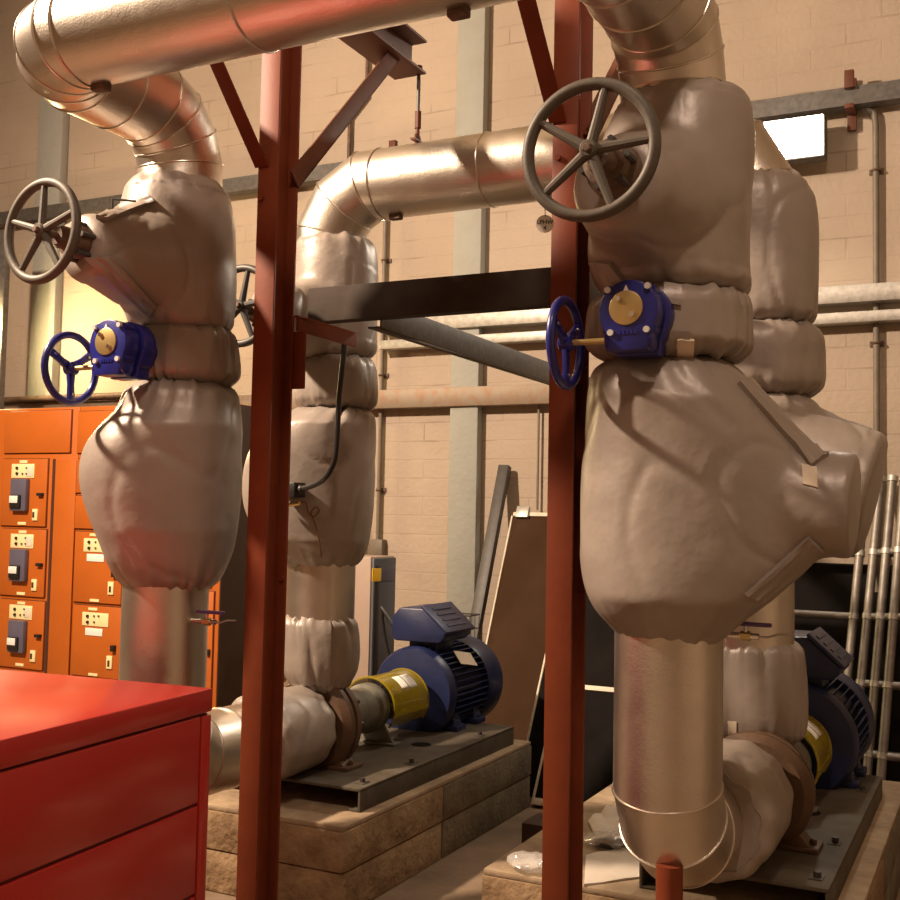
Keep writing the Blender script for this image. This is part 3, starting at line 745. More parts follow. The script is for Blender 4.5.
# pump suction jackets: short drums lying along the pump axis
def drum(key, label, X, ya, yb, r, seed):
    n, m = 72, 24; rings = []
    for i in range(m+1):
        y = ya + (yb-ya)*i/m; e = min(y-ya, yb-y); rr = r
        if e < .06: rr -= .035*(1-math.sqrt(max(0, 1-(1-e/.06)**2)))
        ring = []
        for k in range(n):
            t = 2*PI*k/n; dv = V((cos(t), 0, sin(t)))
            p = V((X, y, AX)) + dv*(rr + .007*math.exp(-e/.05)*cos(11*t+seed)); ring.append(disp(p, dv, .012, seed))
        rings.append(ring)
    def tk(ring, f, dy): 
        c = sum(ring, V())/n; return [c+(p-c)*f+V((0,dy,0)) for p in ring]
    rings = [tk(rings[0], .78, .012)] + rings + [tk(rings[-1], .8, -.01)]
    t = thing('insulation_jacket', label, 'insulation jacket', (X, ya, AX-r), 'cloth insulation jackets')
    o = MB().loft(rings).build('cover', M_JKT, t, angle=60)
    c = V((X, ya, AX)); MB().sweep([c+(p-c)*.985 for p in rings[1]] + [c+(rings[1][0]-c)*.985], .003, 6, False).build('drawstring', M_JKT2, t)
    vs = [V(v.co) + V((X, ya, AX-r)) for v in o.data.vertices]
    JK[key] = (t, BVHTree.FromPolygons(vs, [tuple(p.vertices) for p in o.data.polygons]), o)
drum('p1', 'drum shaped grey cloth jacket lying at the left pump inlet', DX1, 3.93, 4.345, .195, 21.)
drum('p2', 'drum shaped grey cloth jacket lying at the right pump inlet', -.865, 3.68, 4.13, .205, 23.)

# flaps, straps, labels on the jackets
patch('s2l', 'seam_flap', [(737,384),(749,379),(829,456),(811,467)], th=.012, wob=.008, sd=3, nu=26)
patch('s2l', 'seam_flap', [(808,536),(824,549),(760,600),(744,594)], th=.010, wob=.008, sd=5, nu=26)
patch('s2l', 'label', [(801,464),(817,468),(818,488),(803,484)], M_LABEL, .002, 4, 4, .003, label='small cream printed label')
patch('s2b', 'label', [(678,338),(694,339),(693,360),(676,359)], M_LABEL, .002, 4, 4, .011, label='small cream printed label')
patch('s2b', 'strap', [(664,285),(682,288),(681,306),(663,303)], M_JKT2, .008, 5, 4)
patch('s2b', 'strap', [(662,330),(690,332),(688,362),(662,360)], M_JKT2, .004, 5, 4)
patch('d2e', 'label', [(728,721),(737,722),(737,739),(728,738)], M_LABEL, .002, 3, 3, .003, label='small cream printed label')
patch('s1g', 'seam_flap', [(86,258),(110,256),(158,306),(150,318)], th=.012, wob=.005, sd=7)
patch('s1g', 'seam_flap', [(96,219),(148,194),(156,203),(108,222)], th=.014, wob=.006, sd=8)
patch('s2g', 'seam_flap', [(592,262),(612,262),(632,292),(612,296)], th=.010, wob=.006, sd=9)
patch('s1b', 'strap', [(140,330),(152,331),(150,384),(139,381)], M_JKT2, .006, 5, 6)
patch('d1e', 'seam_flap', [(302,618),(330,618),(331,684),(303,684)], th=.008, wob=.004, sd=10)
# ------------------------------------------------------------------ gate valves
def hand_wheel(mb_parent, c, ax, R, r, nsp, a0, mat, sp_r=(.011, .008), name='hand_wheel', hub=.024, dish=0.):
    c = V(c); ax = V(ax).normalized(); a = V((0,0,1)); u = (a - ax*a.dot(ax)).normalized(); w = ax.cross(u)
    rim = MB().torus(c, ax, R, r, 64, 14).build(name, mat, mb_parent)
    MB().lathe(c - ax*(.022+dish), ax, [(0,hub*.8),(.006,hub),(.04,hub),(.046,hub*.8)], 20).build('hub', mat, rim)
    for k in range(nsp):
        t = a0 + 2*PI*k/nsp; d = u*cos(t) + w*sin(t)
        MB().sweep([c - ax*dish + d*hub*.7, c - ax*dish*.7 + d*R*.45, c + d*(R-.002)], [sp_r[0], (sp_r[0]+sp_r[1])/2, sp_r[1]], 10).build('spoke', mat, rim)
    return rim
def gate_valve(label, X, Y, zc, yw, a0, mat, R=.170, tilt=(0,0), ysl=.50, xo=0.):
    ax = V((tilt[0], 1, tilt[1])).normalized(); c = V((X+xo, yw, zc))
    t = thing('gate_valve', label, 'valve', c, 'gate valves with hand wheels')
    hand_wheel(t, c, ax, R, .0165, 5, a0, mat, (.0155, .011))
    MB().lathe(c - ax*.034, ax, [(0,.010),(.005,.014),(.018,.014),(.02,.012)], 6).build('wheel_nut', M_BONNET, t)
    MB().cyl(c, c + ax*.30, .013, n=14).build('stem', M_BONNET, t)
    L = (Y - ysl - yw)
    m = MB().lathe(c + ax*.06, ax, [(0,.030),(.02,.040),(.05,.042),(.055,.058),(.09,.062),(.12,.056),(.13,.075),(.16,.078),(.165,.06),(L+.12,.06)], 28)
    m.build('bonnet', M_BONNET, t)
    a = V((0,0,1)); u = (a - ax*a.dot(ax)).normalized(); w = ax.cross(u)
    for k in range(6):
        tt = 2*PI*k/6+.3; d = u*cos(tt)+w*sin(tt); MB().cyl(c+ax*.115+d*.064, c+ax*.20+d*.064, .010, n=6).build('bonnet_bolt', M_DIRON, t)
    return t
hw1 = at_x(42, 231, SX1-.02); hw2 = at_x(590, 150, SX2-.015)
gate_valve('grey five spoke hand wheel valve above the left blue gearbox', SX1-.02, SY, hw1.z, hw1.y, 0.0, M_IRON, tilt=(.06, -.02))
gate_valve('large grey five spoke hand wheel valve in front of the right red post', SX2-.015, SY, hw2.z, hw2.y, +.26, M_IRON, tilt=(-.02, .04), xo=0, ysl=.42)
gate_valve('dark hand wheel valve half hidden between the left jacket and the left post', DX1-.02, DY, 2.535, 3.80, .2, M_DIRON, R=.165)

# ------------------------------------------------------------------ blue gearboxes
def gearbox(label, X, zc, yf, xw, R=.126):
    """worm gearbox on the front of a butterfly valve, shaft to the -X side"""
    t = thing('valve_gearbox', label, 'valve gearbox', (X, yf, zc), 'blue valve gearboxes')
    def out(s=1.):
        P = []
        for k in range(25):
            a = math.radians(-28 + k*(236/24)); P.append((.088*s*cos(a), .018 + .088*s*sin(a)))
        P += [(-.070*s, -.052), (-.062*s, -.060), (-.062*s, -.098*s), (.058*s, -.098*s), (.062*s, -.060), (.072*s, -.052)]
        return P
    u, w = V((1,0,0)), V((0,0,1))     # u x w = -Y
    m = MB().prism(out(), (X, yf+.075, zc), u, w, .075); m.build('housing', M_BLUE, t, bevel=.006, angle=40)
    m = MB().prism([(p[0]*1.08+.006, p[1]*1.04) for p in out()], (X, yf+.15, zc), u, w, .068); m.build('back_housing', M_BLUE, t, bevel=.005, angle=40)
    # worm casing under the wheel side
    MB().cyl((X-.072, yf+.035, zc-.062), (X+.070, yf+.035, zc-.062), .034, n=24).build('worm_casing', M_BLUE, t, bevel=.004)
    for k in range(4):
        a = math.radians((45, 135, 222, 318)[k]); 
        MB().cyl((X+.082*cos(a), yf+.01, zc+.018+.082*sin(a)), (X+.082*cos(a), yf+.06, zc+.018+.082*sin(a)), .017, n=16).build('bolt_lug', M_BLUE, t)
    d = MB().cyl((X-.006, yf-.005, zc+.024), (X-.006, yf+.01, zc+.024), .050, n=40).build('indicator_disc', M_BRASS, t, bevel=.002)
    d['label'] = 'round brass position disc'
    MB().prism([(-.008, 0), (.008, 0), (0, .018)], (X-.006, yf+.002, zc+.072), u, w, .006).build('pointer', M_WHITE, d)
    for dx, dz in ((-.022, .026), (.020, -.020)):
        MB().cyl((X-.006+dx, yf-.012, zc+.024+dz), (X-.006+dx, yf-.004, zc+.024+dz), .0085, n=10).build('disc_screw', M_CHROME, d)
    for dx, dz in ((-.060, .078), (.058, .082), (-.050, -.046), (.056, -.042)):
        MB().cyl((X+dx, yf-.010, zc+dz), (X+dx, yf+.002, zc+dz), .0095, n=10).build('cover_bolt', M_ZINC, t)
    # cast mark strip
    m = MB()
    for i in range(5): m.box((X-.028+i*.012, yf-.0035, zc-.052), (X-.021+i*.012, yf+.001, zc-.042))
    m.build('cast_mark', M_BLUE, t)
    zs = zc-.062; ys = yf+.035
    sh = MB().cyl((xw-.01, ys, zs), (X-.06, ys, zs), .0095, n=16).build('shaft', M_BRASS, t)
    c = V((xw, ys, zs))
    rim = MB().torus(c, (1,0,0), R, .0135, 60, 14).build('hand_wheel', M_BLUE, t)
    MB().lathe(c - V((.022,0,0)), (1,0,0), [(0,.016),(.006,.024),(.04,.026),(.046,.018)], 20).build('hub', M_BLUE, rim)
    for k in range(3):
        a = PI/2 + PI + 2*PI*k/3 + .05; dv = V((0, cos(a), sin(a)))
        s_ = V((0, -dv.z, dv.y)); rings = []
        for q_, wd in ((.012, .018), (.06, .012), (R, .015)):
            p = c + dv*q_; rings.append([p + s_*wd*cx_ + V((1,0,0))*.008*cy_ for cx_, cy_ in ((-1,-1),(1,-1),(1,1),(-1,1))])
        MB().loft(rings).build('spoke', M_BLUE, rim, bevel=.003)
        MB().cyl(c + dv*(R-.03) - V((.012,0,0)), c + dv*(R-.03) + V((.012,0,0)), .005, n=8).build('spoke_screw', M_CHROME, rim)
    # neck into the jacket
    MB().cyl((X, yf+.14, zc+.01), (X, SY-.16, zc+.01), .055, n=24).build('valve_neck', M_BLUE, t)
    return t
g2 = at_y(628, 316, 3.0); w2 = at_y(566, 340, 3.035)
g1 = at_y(107, 348, 2.99); w1 = at_y(71, 362, 3.025)
gearbox('blue gearbox with small hand wheel on the left valve in front of the cream wall', g1.x, g1.z, 2.99, w1.x)
gearbox('blue gearbox with small hand wheel facing front on the right valve', g2.x, g2.z, 3.0, w2.x)

# ------------------------------------------------------------------ plinths, bases, pumps, motors
def plinth(label, xa, xb, ya, yb, ysplit, h=.37):
    t = thing('pump_plinth', label, 'concrete plinth', ((xa+xb)/2, (ya+yb)/2, 0), 'concrete pump plinths')
    zc_ = .005
    for (z0, z1) in ((0, .178), (.181, h-.024)):
        for (y0, y1, mat) in ((ya, ysplit-.002, M_CONC), (ysplit+.002, yb, M_CONCG)):
            off = .004 if z0 == 0 else 0
            MB().box((xa+off, y0+off, z0), (xb-off, y1-off, z1)).build('concrete_block', mat, t, bevel=.007)
    MB().box((xa+.015, ya+.015, .15), (xb-.015, yb-.015, .20)).build('mortar_bed', M_CONC, t)
    MB().box((xa+.003, ya+.003, h-.0245), (xb-.003, yb-.003, h)).build('screed_top', M_SCREED, t, bevel=.008)
    return t
plinth('long concrete block plinth under the left pump', -3.5, -2.41, 3.91, 5.935, 4.82)
plinth('long concrete block plinth under the right pump with papers on its corner', -1.70, -.42, 3.72, 6.0, 4.7)

def base_frame(label, xa, xb, ya, yb, z0=.37, z1=.47):
    t = thing('pump_base_frame', label, 'steel base frame', ((xa+xb)/2, (ya+yb)/2, z0), 'steel pump base frames')
    MB().box((xa, ya, z1-.014), (xb, yb, z1)).build('top_plate', M_BASE, t, bevel=.003)
    for x, s in ((xa, 1), (xb, -1)):
        m = MB(); m.box((min(x, x+s*.012), ya+.0, z0), (max(x, x+s*.012), yb, z1-.0145)); m.box((min(x+s*.012, x+s*.06), ya, z0), (max(x+s*.012, x+s*.06), yb, z0+.01))
        m.build('side_channel', M_BASE, t, bevel=.003)
    MB().box((xa+.0125, yb-.012, z0), (xb-.0125, yb, z1-.0145)).build('end_plate', M_BASE, t)
    for y in (ya+.10, ya+.55, yb-.35):
        MB().box((xb-.075, y-.03, z1), (xb-.03, y+.03, z1+.004)).build('packing_shim', M_BASE, t)
        MB().cyl((xb-.05, y, z1+.004), (xb-.05, y, z1+.022), .013, n=6).build('bolt', M_DIRON, t)
    p = MB().cyl((xb-.21, ya+.95, z1-.013), (xb-.21, ya+.95, z1+.0012), .052, n=32).build('grout_hole_shade', M_DBOARD, t)  # solid black disc, the shade inside the hole put into its colour
    return t
base_frame('grimy steel base frame under the left pump and motor', -3.33, -2.465, 4.13, 5.80)
base_frame('grimy steel base frame under the right pump and motor', -1.135, -.505, 3.80, 5.60)

def pump(label, X, dy=0., kr=1.):
    t = thing('centrifugal_pump', label, 'pump', (X, 4.8+dy, .47), 'centrifugal pumps'); Z = AX; Y = V((0,1,0))
    def la(y, prof, name, mat, n=44, par=t):
        return MB().lathe((X, y+dy, Z), (0,1,0), prof, n).build(name, mat, par)
    la(4.365, [(-.04,.12),(-.012,.12),(-.01,.205*kr),(.02,.235*kr),(.05,.235*kr),(.055,.215*kr),(.075,.215*kr),(.08,.232*kr),(.12,.228*kr),(.15,.19)], 'volute_casing', M_PUMP)
    for k in range(12):
        m = MB(); a = 2*PI*k/12; m.cyl((X+.205*kr*cos(a), 4.49+dy, Z+.205*kr*sin(a)), (X+.205*kr*cos(a), 4.525+dy, Z+.205*kr*sin(a)), .014, n=6)
        m.build('casing_bolt', M_DIRON, t)
    la(4.513, [(0,.19),(.02,.18),(.06,.13),(.12,.115),(.34,.11),(.36,.125),(.42,.125),(.43,.06),(.52,.06)], 'bearing_frame', M_PUMPG)
    # discharge branch
    MB().lathe((X, DY+dy*.0, Z+.10), (0,0,1), [(0,.10),(.12,.10),(.125,.15),(.16,.15)], 36).build('discharge_branch', M_PUMP, t)
    # volute feet
    for s in (-1, 1):
        m = MB(); yy = 4.42+dy
        m.loft([[V((X+s*.09, yy-.03, Z-.14)), V((X+s*.15, yy-.03, Z-.12)), V((X+s*.15, yy+.05, Z-.12)), V((X+s*.09, yy+.05, Z-.14))], [V((X+s*.10, yy-.045, .488)), V((X+s*.20, yy-.045, .488)), V((X+s*.20, yy+.065, .488)), V((X+s*.10, yy+.065, .488))]])
        m.box((X+min(s*.08, s*.23), yy-.06, .47), (X+max(s*.08, s*.23), yy+.08, .488)); m.cyl((X+s*.205, yy+.01, .488), (X+s*.205, yy+.01, .508), .013, n=6)
        m.build('foot', M_PUMP, t, bevel=.004)
    m = MB(); yy = 4.98+dy
    m.loft([[V((X-.05, yy, Z-.08)), V((X+.05, yy, Z-.08)), V((X+.05, yy+.02, Z-.08)), V((X-.05, yy+.02, Z-.08))], [V((X-.12, yy, .48)), V((X+.12, yy, .48)), V((X+.12, yy+.02, .48)), V((X-.12, yy+.02, .48))]])
    m.box((X-.14, yy-.03, .47), (X+.14, yy+.05, .482)); m.build('rear_foot', M_PUMPG, t, bevel=.003)
    # coupling + guard
    la(5.02, [(0,.03),(.02,.03),(.021,.075),(.10,.075),(.101,.09),(.13,.09),(.131,.075),(.20,.075),(.201,.03),(.30,.03)], 'coupling', M_DIRON, 28)
    ga, gb, rg = 4.93+dy, 5.30+dy, .150
    n = 48; rings_o = []; rings_i = []
    g = MB()
    for (y, r) in ((ga, rg-.003), (gb, rg-.003)): pass
    prof = [(ga, rg-.0035), (ga, rg), (gb, rg), (gb, rg-.0035)]
    a0, a1 = math.radians(-128), math.radians(128)          # open underneath
    vs, fs = [], []
    for y, r in prof:
        for k in range(n+1):
            a = a0 + (a1-a0)*k/n; vs.append(V((X + r*sin(a), y, Z + r*cos(a))))
    W = n+1
    for q in range(4):
        for k in range(n): fs.append((q*W+k, q*W+k+1, ((q+1)%4)*W+k+1, ((q+1)%4)*W+k))
    for k in (0, n): fs.append(tuple(q*W+k for q in range(4)))
    gu = MB().add(vs, fs).build('coupling_guard', M_GUARD, t, angle=40); gu['label'] = 'clear yellow plastic coupling guard'
    # rim bands
    for y in (ga+.004, gb-.004):
        path = [V((X + (rg+.002)*sin(a0+(a1-a0)*k/n), y, Z + (rg+.002)*cos(a0+(a1-a0)*k/n))) for k in range(n+1)]
        MB().sweep(path, .005, 8).build('guard_rim', M_GUARD, gu)
    a = math.radians(100)
    MB().box((-.006, ga, -.012), (.006, gb, .012), Matrix.Rotation(0, 3, 'Y'), (X+rg*sin(a)+.002, 0, Z+rg*cos(a))).build('guard_seam', M_GUARD, gu)
    # label on the guard, bent round it
    vs, fs = [], []; nn = 6; b0, b1 = math.radians(22), math.radians(56)
    for (y) in (ga+.13, ga+.29):
        for k in range(nn+1):
            aa = b0+(b1-b0)*k/nn; vs.append(V((X+(rg+.0015)*sin(aa), y, Z+(rg+.0015)*cos(aa))))
    for k in range(nn): fs.append((k, k+1, nn+2+k, nn+1+k))
    lb = MB().add(vs, fs).build('guard_label', M_WHITE, gu); lb['label'] = 'white printed notice'
    md = lb.modifiers.new('s', 'SOLIDIFY'); md.thickness = .0012
    m = MB()
    path = [V((X+(rg+.0022)*sin(b0+(b1-b0)*k/6), ga+.20, Z+(rg+.0022)*cos(b0+(b1-b0)*k/6))) for k in range(7)]
    m.sweep(path, .0022, 6)
    m.build('divider_line', M_INK, lb)
    return t
pump('brown and grey pump with yellow coupling guard on the left plinth', DX1)
pump('brown pump with yellow coupling guard on the right plinth', -.82, -.2, .9)

def motor(label, X, ya, tb=1, dy=0.):
    t = thing('electric_motor', label, 'electric motor', (X, ya+.35, .47), 'blue electric motors'); Z = AX+.01; r = .225
    MB().lathe((X, ya, Z), (0,1,0), [(0,.10),(.01,.17),(.02,.235),(.05,.252),(.075,.252),(.08,.22)], 48).build('end_shield', M_MOTOR, t)
    MB().lathe((X, ya+.075, Z), (0,1,0), [(0,r-.012),(.43,r-.012)], 48).build('stator_body', M_MOTOR, t)
    m = MB()
    for k in range(44):
        a = 2*PI*k/44
        if sin(a) < -.86: continue
        d = V((cos(a), 0, sin(a))); s_ = V((-sin(a), 0, cos(a)))
        h = .028
        m.loft([[V((X, y, Z)) + d*q + s_*w_ for q, w_ in ((r-.02, -.004), (r+h, -.0025), (r+h, .0025), (r-.02, .004))] for y in (ya+.085, ya+.50)])
    m.build('cooling_fins', M_MOTOR, t)
    MB().lathe((X, ya+.495, Z), (0,1,0), [(0,.250),(.02,.258),(.13,.262),(.185,.258),(.21,.235),(.222,.19)], 48).build('fan_cowl', M_MOTOR, t)
    m = MB()
    for k in range(5): m.torus((X, ya+.7175, Z), (0,1,0), .05+.03*k, .004, 40, 6)
    m.build('fan_grille', M_DIRON, t)
    for s in (-1, 1):
        for y in (ya+.10, ya+.36):
            m = MB(); x0, x1 = X+s*.12, X+s*.245
            m.box((min(x0, x1), y-.0, .47), (max(x0, x1), y+.11, .50))
            m.loft([[V((X+s*.13, y+.01, .498)), V((X+s*.225, y+.01, .498)), V((X+s*.225, y+.10, .498)), V((X+s*.13, y+.10, .498))], [V((X+s*.12, y+.025, Z-.12)), V((X+s*.20, y+.025, Z-.10)), V((X+s*.20, y+.085, Z-.10)), V((X+s*.12, y+.085, Z-.12))]])
            m.cyl((X+s*.215, y+.055, .50), (X+s*.215, y+.055, .52), .012, n=6)
            m.build('foot', M_MOTOR, t, bevel=.004)
    # terminal box on top, lid sloping up to the drive end
    MB().box((X-.09, ya+.14, Z+.18), (X+.09, ya+.34, Z+.30)).build('box_neck', M_MOTOR, t, bevel=.01)
    y0, y1 = ya+.06, ya+.40
    poly = [(-.14, 0), (.14, 0), (.175, .03), (.175, .06), (.035, .185), (-.11, .185), (-.16, .13), (-.16, .03)]
    m = MB().prism(poly, (X, y1, Z+.275), (1,0,0), (0,0,1), y1-y0)
    tbx = m.build('terminal_box', M_MOTOR, t, bevel=.010)
    o_ = V((X+.175, y0, Z+.275+.06)); e_ = V((-.14, 0, .125)); Le = e_.length; e_.normalize(); nn = V((.125, 0, .14)).normalized()
    m = MB(); yv = V((0, 1, 0))
    m.loft([[o_ + e_*a + yv*b + nn*h for a, b in ((-.012, -.012), (Le+.012, -.012), (Le+.012, y1-y0+.012), (-.012, y1-y0+.012))] for h in (.001, .018)])
    lid = m.build('box_lid', M_MOTOR, tbx, bevel=.004)
    for k in range(4):
        a0 = .025 + k*.042
        MB().loft([[o_ + e_*a + yv*b + nn*h for a, b in ((a0, .06), (a0+.018, .06), (a0+.018, y1-y0-.06), (a0, y1-y0-.06))] for h in (.0181, .023)]).build('lid_rib', M_MOTOR, tbx)
    MB().cyl((X-.16, y0+.15, Z+.32), (X-.20, y0+.15, Z+.32), .022, n=16).build('cable_gland', M_BLACK, tbx)
    MB().torus((X, ya+.44, Z+r+.045), (1,0,0), .028, .008, 28, 8).build('lifting_eye', M_MOTOR, t)
    return t
mt1 = motor('blue finned electric motor with a cream tag on the left plinth', DX1, 5.37)
mt2 = motor('dark blue finned electric motor on the right plinth beside the leaning tubes', -.82, 5.17)
# tag tied to the left motor
a = math.radians(48); d = V((sin(a), 0, cos(a))); s_ = V((cos(a), 0, -sin(a)))
p = V((DX1, 5.66, AX+.01)) + d*.262
y_ = V((0, 1, 0)); tl = (y_*.9 + s_*.2).normalized(); tw = d.cross(tl)
m = MB().loft([[p + tl*x + tw*z - d*.001 + V((0,0,0)) for x, z in ((-.085,-.045),(.085,-.045),(.085,.045),(-.085,.045))], [p + tl*x + tw*z + d*.002 for x, z in ((-.085,-.045),(.085,-.045),(.085,.045),(-.085,.045))]])
o = m.build('paper_tag', M_LABEL, origin=p); tag(o, 'cream card tag lying on the fins of the left motor', 'tag')

# looped cable behind the left motor's terminal box
zb_ = AX+.33
p0 = V((DX1-.20, 5.58, zb_))
pts = []
for k in range(17):
    t_ = k/16; pts.append(p0 + V((-.02-.10*sin(PI*t_)*1.0, .04*t_, .11*sin(t_*PI*1.1) - .30*max(0, t_-.45)/.55)))
o = MB().sweep(pts, .011, 10).build('motor_cable', M_BLACK, origin=p0); tag(o, 'black cable looping out of the left motor terminal box', 'cable')

# ------------------------------------------------------------------ things by the back wall
# slate cabinet
yb_ = 6.55
a = at_y(352, 557, yb_); b = at_y(371, 557, yb_); b2 = at_z(395, 558, b.z)
zt_ = b.z; dpt = max(.25, at_x(394.5, 559, b.x).y - yb_)
t = thing('power_cabinet', 'slim slate grey cabinet with a yellow display standing behind the left motor', 'cabinet', ((a.x+b.x)/2, yb_+dpt/2, 0))
xl = a.x - .12
MB().box((xl, yb_, 0), (b.x, yb_+dpt, zt_)).build('housing', M_UPSS, t, bevel=.008)
MB().box((b.x+.0005, yb_+.01, .03), (b.x+.02, yb_+dpt-.01, zt_-.01)).build('front_panel', M_UPSF, t, bevel=.006)
MB().box((b.x+.0202, yb_+.015, .05), (b.x+.026, yb_+dpt*.26, zt_-.06)).build('dark_strip', M_BLACK, t, bevel=.002)
q = at_x(375, 575, b.x+.03)
MB().box((b.x+.0262, q.y-.035, q.z-.045), (b.x+.031, q.y+.085, q.z+.045)).build('display', M_YELL, t, bevel=.002)['label'] = 'square yellow display'
MB().box((b.x+.0202, q.y+.09, q.z-.05), (b.x+.024, yb_+dpt-.03, q.z+.05)).build('label_plate', M_ISO, t, bevel=.001)

# brown board leaning on the wall
tp = at_y(513, 514, WY-.06); bt = at_z(450, 770, 0)
def lean_panel(name, label, cat, xa, xb, yt, zt, yb, th, mat, frame=None, fw=.035, rails=()):
    n_ = V((0, -(zt), -(yt-yb))).normalized(); n_ = V((0, -zt, (yt-yb))).normalized()
    upv = V((0, yt-yb, zt)); L = upv.length; upv.normalize(); o_ = V((xa, yb, 0)); wv = V((1,0,0))
    t = thing(name, label, cat, o_)
    def slab_(x0, x1, s0, s1, d0, d1, nm, mt):
        c_ = []
        for dd in (d0, d1): c_.append([o_ + wv*(x) + upv*s + n_*dd for x, s in ((x0, s0), (x1, s0), (x1, s1), (x0, s1))])
        return MB().loft(c_).build(nm, mt, t, bevel=.002)
    W = xb-xa
    slab_(0, W, 0, L, 0, th, 'board', mat)
    if frame:
        slab_(-fw*.0-.012, .0, 0, L, -.008, th+.012, 'edge_strip', frame); slab_(W, W+.012, 0, L, -.008, th+.012, 'edge_strip', frame); slab_(0, W, L, L+.03, -.008, th+.012, 'edge_strip', frame)
    for s0, hgt in rails: slab_(0, W, s0, s0+hgt, th+.0005, th+.018, 'rail', frame)
    return t, slab_, L
ybt = 6.95
tp = at_y(514, 517, WY-.08)
lp, sl, L = lean_panel('leaning_board', 'brown hardboard panel with pale edges leaning on the wall behind the left motor', 'board', tp.x, tp.x+.62, WY-.08, tp.z, ybt, .014, M_BOARD, M_WOODW)
for x in (.03, .36):
    sl(x, x+.10, L-.02, L+.07, .015, .05, 'bracket', M_GALV)
# black bar
tp2 = at_y(505, 466, WY-.07); bx = at_z(462, 690, .0)
o = MB()
def bar4(p, q, w, d):
    p = V(p); q = V(q); ax = (q-p).normalized(); s_ = V((1,0,0)); s_ = (s_-ax*s_.dot(ax)).normalized(); n_ = ax.cross(s_)
    return MB().loft([[c + s_*a*w + n_*b*d for a, b in ((-1,-1),(1,-1),(1,1),(-1,1))] for c in (p, q)])
zt2 = tp2.z
# bottom point: same pixel line continued to the floor
pb_ = None
for yy in [6.2 + .01*i for i in range(150)]:
    q = at_y(470, 640, yy)
    f = (q.z) / (zt2)
    # line through top and this point reaches the floor at
    s = zt2/(zt2-q.z) if zt2 > q.z else 99
    yfl = (WY-.07) + (yy-(WY-.07))*s
    if abs(q.x - tp2.x) < .012 or (pb_ is None and q.x < tp2.x - .02): pb_ = V((tp2.x + (q.x-tp2.x)*s, yfl, 0))
if pb_ is None: pb_ = V((tp2.x-.1, 6.9, 0))
pb_ = V((tp2.x - .06, 7.05, .03))
o = bar4((tp2.x, WY-.07, zt2), pb_, .043, .03).build('steel_bar', M_DIRON, origin=pb_, bevel=.004)
tag(o, 'dark flat bar leaning on the wall beside the brown board', 'steel bar')
# black framed panels leaning near the right post
fx = at_z(531, 806, 0); p2 = at_x(557, 689, fx.x)
lean_panel('framed_panel', 'short black panel with thick white frame leaning low between the pumps', 'panel', fx.x+.02, fx.x+1.0, p2.y, p2.z, fx.y, .02, M_DBOARD, M_WOODW, .035, ((.0, .04),))
fa = at_z(516, 795, 0); pa_ = at_x(548, 647, fa.x)
yk = min(WY-.05, fa.y + (pa_.y-fa.y)*1.45/pa_.z)
lean_panel('black_panel', 'tall black panel with thin pale edge leaning behind the short framed one', 'panel', fa.x+.012, fa.x+1.25, yk, 1.45, fa.y, .015, M_DBOARD, M_WOODW)
# brown board sits low box
a = at_z(521, 848, 0)
o = MB().box((a.x, a.y, 0), (a.x+.36, a.y+.22, .125)).build('wooden_box', M_WOODB, origin=(a.x+.15, a.y+.1, 0), bevel=.006)
t_ = o
tag(o, 'low dark brown wooden box on the floor between the plinths', 'box')
# wire basket behind motor
c = at_y(462, 628, 6.32)
m = MB(); w_, d_, h_ = .17, .14, .17
for z in (0, .5, 1.):
    zz = c.z-h_/2+h_*z; m.sweep([(c.x-w_/2, c.y-d_/2, zz), (c.x+w_/2, c.y-d_/2, zz), (c.x+w_/2, c.y+d_/2, zz), (c.x-w_/2, c.y+d_/2, zz), (c.x-w_/2, c.y-d_/2, zz+.0001)], .005 if z == 1 else .003, 6)
for i in range(7):
    x = c.x-w_/2+w_*i/6; m.cyl((x, c.y-d_/2, c.z-h_/2), (x, c.y-d_/2, c.z+h_/2), .0025, n=6); m.cyl((x, c.y+d_/2, c.z-h_/2), (x, c.y+d_/2, c.z+h_/2), .0025, n=6)
for s in (-1, 1): m.cyl((c.x+s*.05, c.y, 0), (c.x+s*.05, c.y, c.z-h_/2+.01), .008, n=8)
m.box((c.x-.08, c.y-.06, c.z-h_/2-.004), (c.x+.08, c.y+.06, c.z-h_/2+.002)); m.box((c.x-.09, c.y-.07, 0), (c.x+.09, c.y+.07, .01))
o = m.build('wire_stand', M_DIRON, origin=(c.x, c.y, 0)); tag(o, 'small dark wire stand behind the left motor', 'wire stand')

# scaffold ladder frames leaning at right
def scaffold(label, top, bot, side):
    t = thing('scaffold_frame', label, 'scaffold frame', bot, 'aluminium scaffold frames')
    top = V(top); bot = V(bot); W = .78*side; r = .028
    ax = (top-bot).normalized(); L = (top-bot).length
    for dx in (0, W):
        s_ = MB().cyl(bot+V((dx,0,0)), top+V((dx,0,0)), r, n=18).build('stile', M_ALU, t)
        MB().cyl(top+V((dx,0,0))-ax*.03, top+V((dx,0,0))+ax*.006, r+.006, n=18).build('end_collar', M_GALV, s_)
    z = .28
    while z < L-.1:
        p = bot + ax*z; MB().cyl(p, p+V((W,0,0)), .025, n=16).build('rung', M_ALU, t)
        for dx in (0, W): MB().cyl(p+V((dx,0,0))-ax*.018, p+V((dx,0,0))+ax*.018, r+.005, n=18).build('rung_collar', M_GALV, t)
        z += .42
    return t
tops = [at_y(px, 478, WY-.04) for px in (867, 882, 894.5, 907)]
bots = [at_z(px, 797, 0) for px in (836, 851, 867, 882)]
labs = ('bright aluminium scaffold frame, first one beside the right riser', 'aluminium scaffold frame, second from the right riser', 'aluminium scaffold frame, third from the right riser', 'aluminium scaffold frame, fourth and last from the right riser')
